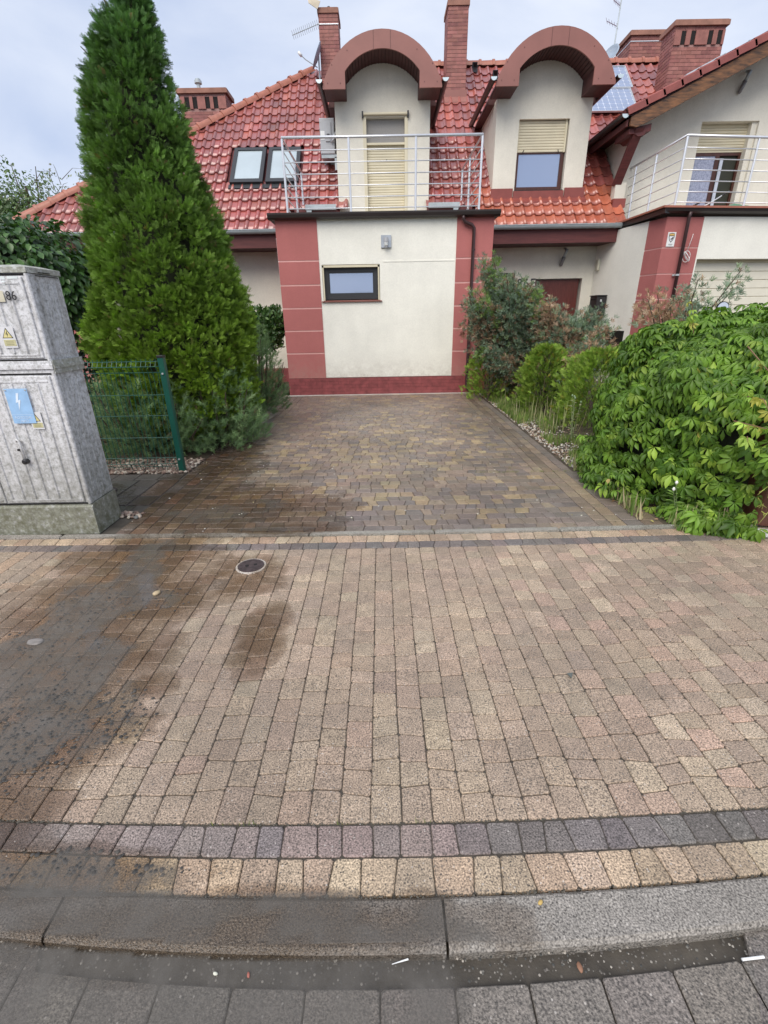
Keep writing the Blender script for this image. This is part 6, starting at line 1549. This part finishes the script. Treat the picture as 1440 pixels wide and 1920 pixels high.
# runners creeping over the footing and out at the driveway edge
for k in range(150):
    x = R.uniform(2.35, 2.80); P.append(Vector((x, 3.40-(x-2.3)*.42+R.uniform(-.10, .25), .03+R.random()*.12))); G.append(Vector((-.2, -.5, .8)).normalized())
for k in range(130):
    P.append(Vector((2.02+abs(R.gauss(0, .10)), R.uniform(3.9, 5.3), .03+R.random()*.28))); G.append(Vector((-.6, -.2, .8)).normalized())
mats = []
for p, g3 in zip(P, G):
    nrm = (g3*.8+Vector((0, 0, .55))+Vector((R.gauss(0, .28), R.gauss(0, .28), R.gauss(0, .2)))).normalized()
    if p.y < 4.3: nrm = (nrm+Vector((0, -.25, 0))).normalized()
    d = (Vector((0, 0, -1))+Vector((R.gauss(0, .35), R.gauss(0, .35), 0))+g3*.25); d = (d-nrm*d.dot(nrm)).normalized(); xx = d.cross(nrm)
    p.x += max(0, p.y-4.55)*.38; s = R.choice([.045, .055, .065, .07, .078])*R.uniform(.85, 1.2); mats.append(Matrix(((xx.x*s, d.x*s, nrm.x*s, p.x), (xx.y*s, d.y*s, nrm.y*s, p.y), (xx.z*s, d.z*s, nrm.z*s, p.z), (0, 0, 0, 1))))
ar = [(screen_area([m_ @ Vector(v) for v in ((-1, 0, 0), (1, 0, 0), (1, 1.2, 0), (-1, 1.2, 0))]), i) for i, m_ in enumerate(mats)]; ar.sort(reverse=True)
LM = []
for k in range(8):
    q = MB(); q.cur = jit(LC[k % 5], .06); q.add(*PT[k % 5]); me3 = bpy.data.meshes.new('leaf'); me3.from_pydata(q.v, [], q.f); a_ = me3.color_attributes.new('Col', 'FLOAT_COLOR', 'POINT')
    a_.data.foreach_set('color', np.array([(*c, 1) for c in q.c], np.float32).ravel()); me3.polygons.foreach_set('use_smooth', [True]*len(me3.polygons)); me3.materials.append(MT['leaf']); me3.update(); LM.append(me3)
for _, i in ar[:300]:
    o = bpy.data.objects.new('leaf', R.choice(LM)); COL.objects.link(o); setparent(o, cp); o.matrix_basis = mats[i]
rest = [mats[i] for _, i in ar[300:]]
for k in range(5):
    sub = rest[k::5]; m4 = np.array([[list(r_) for r_ in m_] for m_ in sub]); P = m4[:, :3, 3]; D = m4[:, :3, 1]; Nn = m4[:, :3, 2]; S = np.linalg.norm(D, axis=1)
    C = pal(len(sub), LC, [.3, .25, .2, .17, .08], .10)
    if k == 0: acc = []
    TV, TF = PT[k]; acc.append((TV, TF, P, D, Nn, S, C))
VV = []; FF = []; CC = []; off = 0
for TV, TF, P, D, Nn, S, C in acc:
    TVn = np.array(TV); D = D/S[:, None]; Nn = Nn/np.linalg.norm(Nn, axis=1, keepdims=True); X = np.cross(D, Nn); B = np.stack([X, D, Nn], 1)
    V = (np.einsum('vk,nkj->nvj', TVn, B)*S[:, None, None]+P[:, None, :]).reshape(-1, 3); Fc = (np.array(TF)[None]+(np.arange(len(P))*len(TVn))[:, None, None]).reshape(-1, 3)+off
    VV.append(V); FF.append(Fc); CC.append(np.repeat(C, len(TVn), 0)); off += len(V)
tag(np_mesh('leaf_mass', np.concatenate(VV), np.concatenate(FF), np.concatenate(CC), 'leaf', cp, True), kind='stuff')
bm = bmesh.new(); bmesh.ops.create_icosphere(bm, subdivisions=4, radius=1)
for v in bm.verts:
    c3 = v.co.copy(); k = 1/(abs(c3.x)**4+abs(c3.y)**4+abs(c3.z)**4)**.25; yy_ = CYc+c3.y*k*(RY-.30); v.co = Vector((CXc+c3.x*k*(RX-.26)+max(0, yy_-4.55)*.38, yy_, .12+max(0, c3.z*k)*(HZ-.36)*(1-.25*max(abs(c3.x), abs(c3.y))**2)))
me4 = bpy.data.meshes.new('dark_mound_core'); bm.to_mesh(me4); bm.free(); link_mesh('dark_mound_core', me4, simple('mound_core_shade', (.014, .018, .008), .95, var=.4, vscale=12), cp)  # closed dark body behind the leaves, inner shade given as colour
q = MB(); SP = []; SD = []
for k in range(46):
    if k < 24: x, y, z, d0 = R.uniform(2.6, 5.2), R.uniform(3.3, 4.6), 1.50, Vector((R.gauss(0, .5), R.gauss(-.2, .4), .8))
    else: x, y, z, d0 = R.uniform(2.3, 5.0), 3.15, R.uniform(.3, 1.35), Vector((R.gauss(0, .6), -.6, R.gauss(.1, .4)))
    L = R.uniform(.12, .32); p0 = Vector((x, y, z)); p1 = p0+d0.normalized()*L*.6; p2 = p1+(d0.normalized()+Vector((0, 0, -.6)))*L*.4; q.tube([p0-d0*.1, p1, p2], [.004, .003, .0015], 5)
    for j in range(5): SP.append(p0.lerp(p1, j/4) if j < 4 else p2); SD.append((R.gauss(0, 1), R.gauss(0, 1), -.5))
o_ = q.build('vine_shoot', simple('red_vine_stem', (.20, .11, .06), .6), cp); tag(o_, kind='stuff')
SP = np.array(SP); n = len(SP); scatter('shoot_leaves', (PT[2][0], PT[2][1]), SP, np.array(SD), Zup+rvec(n)*.5, rng.uniform(.035, .060, n), pal(n, [(.20,.33,.05), (.26,.38,.06), (.30,.30,.06)]), 'leaf', cp, True)
n = 90; X = []
while len(X) < n:
    k = R.randrange(len(mats)); t3 = mats[k].translation
    if t3.y < 4.2 or t3.x < 2.6: X.append((t3.x, t3.y-.02, t3.z+.01))
scatter('withered_leaves', LEAF, np.array(X), -Zup+rvec(n)*.6, rvec(n), rng.uniform(.03, .07, n), pal(n, [(.42,.33,.12), (.30,.18,.08), (.50,.45,.12)]), 'hedge', cp)
# yellow young shoots and tendrils
q = MB()
for k in range(46):
    if k < 26: p = Vector((2.80+R.gauss(0, .05), 3.14+R.gauss(0, .03), R.uniform(.02, .42)))
    else: a = R.uniform(2.2, 4.6); p = Vector((R.uniform(2.6, 4.5), 3.12, R.uniform(.3, 1.4)))
    q.tube([p, p+Vector((R.gauss(0, .02), -.02, .03)), p+Vector((R.gauss(0, .04), -.03, R.gauss(.0, .03)))], [.003, .0025, .001], 4)
q.build('young_shoot', simple('yellow_shoot', (.36, .40, .08), .5, var=.2), cp)
# brown metal box under the creeper
e = empty('brown_metal_box', (3.15, 3.35, 0), 'brown painted metal box with a rounded corner half buried under the creeper', 'metal box')
q = MB(); pts = [(3.03+.10*math.cos(a), 3.42+.10*math.sin(a)) for a in [PI+PI/2*k/6 for k in range(7)]]+[(3.75, 3.32), (3.75, 3.7), (2.93, 3.7)]
q.prism_z(pts, .02, .80); q.build('body', 'brownbox', e)
q = MB(); q.prism_z([(x-(0.012 if x < 3.2 else 0), y-(.012 if y < 3.5 else 0)) for x, y in pts], .80, .83); q.build('lid', 'brownbox', e)

# ---- beds: soil, gravel, grass, weeds
blob_sheet('garden_bed', [(2.08, 10.6), (2.075, 3.42), (6, 3.0), (9, 3.2), (9, 12.8), (2.3, 12.8)], -.004, 'soil')
blob_sheet('garden_bed', [(-2.20, 10.4), (-2.20, 5.02), (-9, 5.02), (-9, 12.8), (-2.1, 12.8)], -.004, 'soil')
def gravel(name, pts, cols, smin, smax):
    bmx = bmesh.new(); bmesh.ops.create_icosphere(bmx, subdivisions=1, radius=1)
    TV = [(v.co.x*(1+R.uniform(-.2, .2)), v.co.y*.75*(1+R.uniform(-.2, .2)), v.co.z*.55) for v in bmx.verts]; TF = [tuple(v.index for v in f.verts) for f in bmx.faces]; bmx.free()
    n = len(pts); P = np.array(pts); a = rng.uniform(0, 2*PI, n); D = np.stack([np.cos(a), np.sin(a), rng.normal(size=n)*.25], 1)
    o = scatter(name, (TV, TF), P, D, np.tile([0., 0, 1], (n, 1))+rvec(n)*.25, rng.uniform(smin, smax, n), pal(n, cols, None, .12), 'pebble', None, True); tag(o, kind='stuff')
GV = [(.30,.21,.16), (.42,.34,.27), (.20,.13,.10), (.50,.44,.36), (.14,.095,.075), (.25,.17,.13)]
gravel('gravel', [(R.uniform(-3.6, -2.2), 5.02+R.random()**1.4*.55, R.uniform(0, .02)) for _ in range(1500)]+[(R.uniform(-2.35, -2.15), R.uniform(3.74, 3.88), .005) for _ in range(40)], GV, .012, .030)
gravel('gravel', [(2.10+abs(R.gauss(0, .28)), R.uniform(4.9, 10.3), R.uniform(0, .012)) for _ in range(1900)], [(.46,.43,.38), (.32,.25,.19), (.40,.35,.29), (.22,.15,.11), (.54,.51,.46)], .008, .022)
gravel('gravel', [(R.uniform(-2.14, -2.02), R.uniform(10.0, 10.5), .006) for _ in range(60)], GV, .008, .018)
# fallen brown leaves at the downpipe foot and along the edge
P = np.array([(2.15+R.gauss(0, .12), 10.1+R.gauss(0, .25), .012) for _ in range(160)]+[(2.12+abs(R.gauss(0, .12)), R.uniform(5, 10), .012) for _ in range(220)]+[(R.uniform(2.1, 2.7), R.uniform(3.4, 4.0), .014) for _ in range(40)])
n = len(P); D = rvec(n)*[1, 1, .2]; tag(scatter('leaf_litter', LEAF, P, D, Zup+rvec(n)*.3, rng.uniform(.02, .045, n), pal(n, [(.36,.22,.13), (.28,.16,.09), (.45,.33,.22), (.40,.36,.12)]), 'hedge'), kind='stuff')
BL = ([(-.05, 0, 0), (.05, 0, 0), (-.035, .5, -.03), (.035, .5, -.03), (0, 1, -.16)], [(0, 1, 3), (0, 3, 2), (2, 3, 4)])
def grass(name, pts, smin, smax, cols, lean=.35, w=None, thin=1.0):
    n = len(pts); P = np.array(pts); a = rng.uniform(0, 2*PI, n); o_ = np.stack([np.cos(a), np.sin(a), np.zeros(n)], 1)
    o = scatter(name, ([(v[0]*thin, v[1], v[2]*1.6) for v in BL[0]], BL[1]), P, Zup+o_*rng.uniform(.05, lean, (n, 1)), o_+rvec(n)*.3, rng.uniform(smin, smax, n), pal(n, cols, w, .15), 'grass'); tag(o, kind='stuff'); return o
GR = [(.16,.24,.06), (.12,.19,.05), (.24,.27,.10), (.38,.33,.18), (.20,.30,.07)]
pts = []
while len(pts) < 9000:
    x, y = 2.12+abs(R.gauss(0, .42)), R.uniform(5.0, 10.4)
    if noise.noise(Vector((x*3, y*1.6, 0)))+(.25 if y > 7 else -.12)+.22 > R.random()*.5: pts.append((x+(0.08 if y < 6.5 else 0), y, 0))
grass('grass', pts, .04, .13, GR, .7, [.3, .25, .2, .1, .15])
grass('dry_grass', [(R.choice([2.35, 2.6, 2.75, 2.9])+R.gauss(0, .10), R.choice([8.7, 7.6, 7.0])+R.gauss(0, .35), 0) for _ in range(150)], .22, .46, [(.48,.42,.28), (.40,.36,.22), (.30,.32,.15)], .6, None, .35)
grass('edge_grass', [(R.uniform(2.30, 2.75), 3.42-R.uniform(-.05, .15), .01) for _ in range(260)]+[(R.uniform(2.08, 2.2), R.uniform(3.5, 5.2), .01) for _ in range(220)], .05, .20, [(.30,.34,.14), (.45,.38,.24), (.18,.28,.07)], .8)
pts = []
for _ in range(40):
    cx_, cy_ = R.uniform(1.0, 2.05), R.choice([4.84, 4.84, R.uniform(4.9, 9)])+R.gauss(0, .01)
    for _ in range(12): pts.append((cx_+R.gauss(0, .02), cy_+R.gauss(0, .008), 0))
for _ in range(16):
    cx_, cy_ = R.uniform(-1.0, 1.4), R.choice([3.372, 3.38, 1.05])
    for _ in range(8): pts.append((cx_+R.gauss(0, .02), bend(cx_, cy_)+R.gauss(0, .003), 0))
grass('joint_moss', pts, .010, .028, [(.16,.20,.05), (.22,.26,.07)], 1.0)
# tall weeds standing alone
def weed(loc, h, label, cat, n=26, col=[(.16,.26,.07)], heads=None, name='weed', lean=(0, 0)):
    e = empty(name, loc, label, cat); x, y, z = loc; b = MB(); tips = []; P = []; D = []
    for k in range(R.randint(2, 4)):
        tp = Vector((x+lean[0]*h+R.gauss(0, .10*h), y+lean[1]*h+R.gauss(0, .08*h), h*R.uniform(.7, 1))); b.tube([(x, y, z), ((x+tp.x)/2, (y+tp.y)/2, tp.z*.55), tp], [.006, .004, .0025], 5); tips.append(tp)
        for j in range(n): q = j/n; P.append(Vector((x, y, z)).lerp(tp, q)); a = R.uniform(0, 2*PI); D.append((math.cos(a), math.sin(a), .5))
    b.build('stem', simple('weed_stem', (.20, .26, .12), .7) if 'weed_stem' not in bpy.data.materials else bpy.data.materials['weed_stem'], e); n_ = len(P)
    scatter('leaves', leaf_template(.16, .05, .25), np.array(P), np.array(D), np.tile([0., 0, 1], (n_, 1))+rvec(n_)*.3, rng.uniform(.03, .09, n_), pal(n_, col), 'leaf', e)
    if heads:
        for tp in tips: q = MB(); q.tube([tp, tp+Vector((0, 0, .015)), tp+Vector((0, 0, .03))], [.006, .013, .006], 8); q.build('flower_head', heads, e, smooth=True)
    return e
MT['daisy'] = simple('white_petals', (.80, .80, .76), .6); MT['thistle'] = simple('thistle_bud', (.20, .28, .16), .7)
weed((2.72, 4.30, 0), .86, 'tall pale green thistle standing in front of the creeper', 'thistle', 44, [(.20,.29,.15), (.26,.34,.20)], 'thistle', 'thistle')
weed((2.42, 3.52, 0), .34, 'white flowering daisy leaning over the driveway corner', 'daisy', 12, [(.20,.32,.08)], 'daisy', 'daisy', (-.35, -.1))
weed((2.46, 3.36, 0), .20, 'bright green leafy weed rooted at the corner of the concrete footing', 'weed', 40, [(.24,.38,.08), (.18,.30,.06)])
weed((2.52, 6.1, 0), .72, 'grassy weed with seed heads left of the creeper', 'weed', 14, [(.22,.28,.12), (.38,.34,.20)], 'thistle')
e = empty('dead_twig', (3.75, 7.0, 0), 'bare reddish twig rising between the light green thuja and the creeper', 'twig')
q = MB(); q.tube([(3.55, 7.0, .5), (3.62, 7.0, .95), (3.80, 7.0, 1.30)], [.010, .007, .004], 5); q.tube([(3.60, 7.0, .85), (3.50, 7.0, 1.02), (3.49, 7.0, 1.10)], [.006, .005, .003], 5); q.tube([(3.61, 7.0, .92), (3.62, 7.0, 1.08)], [.005, .003], 5); q.build('stem', simple('red_twig', (.17, .075, .06), .7), e)
q = MB(); q.tube([(3.79, 7.0, 1.29), (3.81, 7.0, 1.32), (3.84, 7.0, 1.33)], [.006, .018, .006], 6); q.build('withered_flower', simple('withered', (.45, .36, .28), .8), e)

# trees and a hedge across the street, behind the camera: what the windows and the wet stones mirror
cl_ = []
V_ = []
for (x_, y_, r_, h_) in ((-14, -24, 3.2, 5.2), (-7.5, -26, 2.6, 4.0), (-1.5, -24, 2.2, 3.2), (3.5, -27, 3.0, 4.6), (10, -25, 3.4, 5.6), (17, -26, 3.0, 4.4)):
    v_ = rvec(1500); q_ = rng.uniform(.7, 1.05, (1500, 1)); V_.append(np.array([[x_, y_, h_*.55]])+v_*q_*np.array([[r_, r_*.7, h_*.5]]))
P = np.concatenate(V_); n = len(P)
o_ = scatter('far_trees', LEAF, P, rvec(n), rvec(n), rng.uniform(.25, .5, n), pal(n, [(.05, .09, .03), (.07, .12, .04)]), 'hedge'); tag(o_, kind='stuff')

pts = [(x_, bend(x_, 1.050)+R.gauss(0, .0020), .000) for x_ in [R.uniform(-1.4, 1.4) for _ in range(600)]]+[(x_, bend(x_, .832)+R.gauss(0, .0025), .000) for x_ in [R.uniform(-1.2, 1.2) for _ in range(450)]]
specks('joint_silt', pts, [(.07,.065,.05), (.10,.085,.065), (.06,.055,.04)], .0012, .0036)
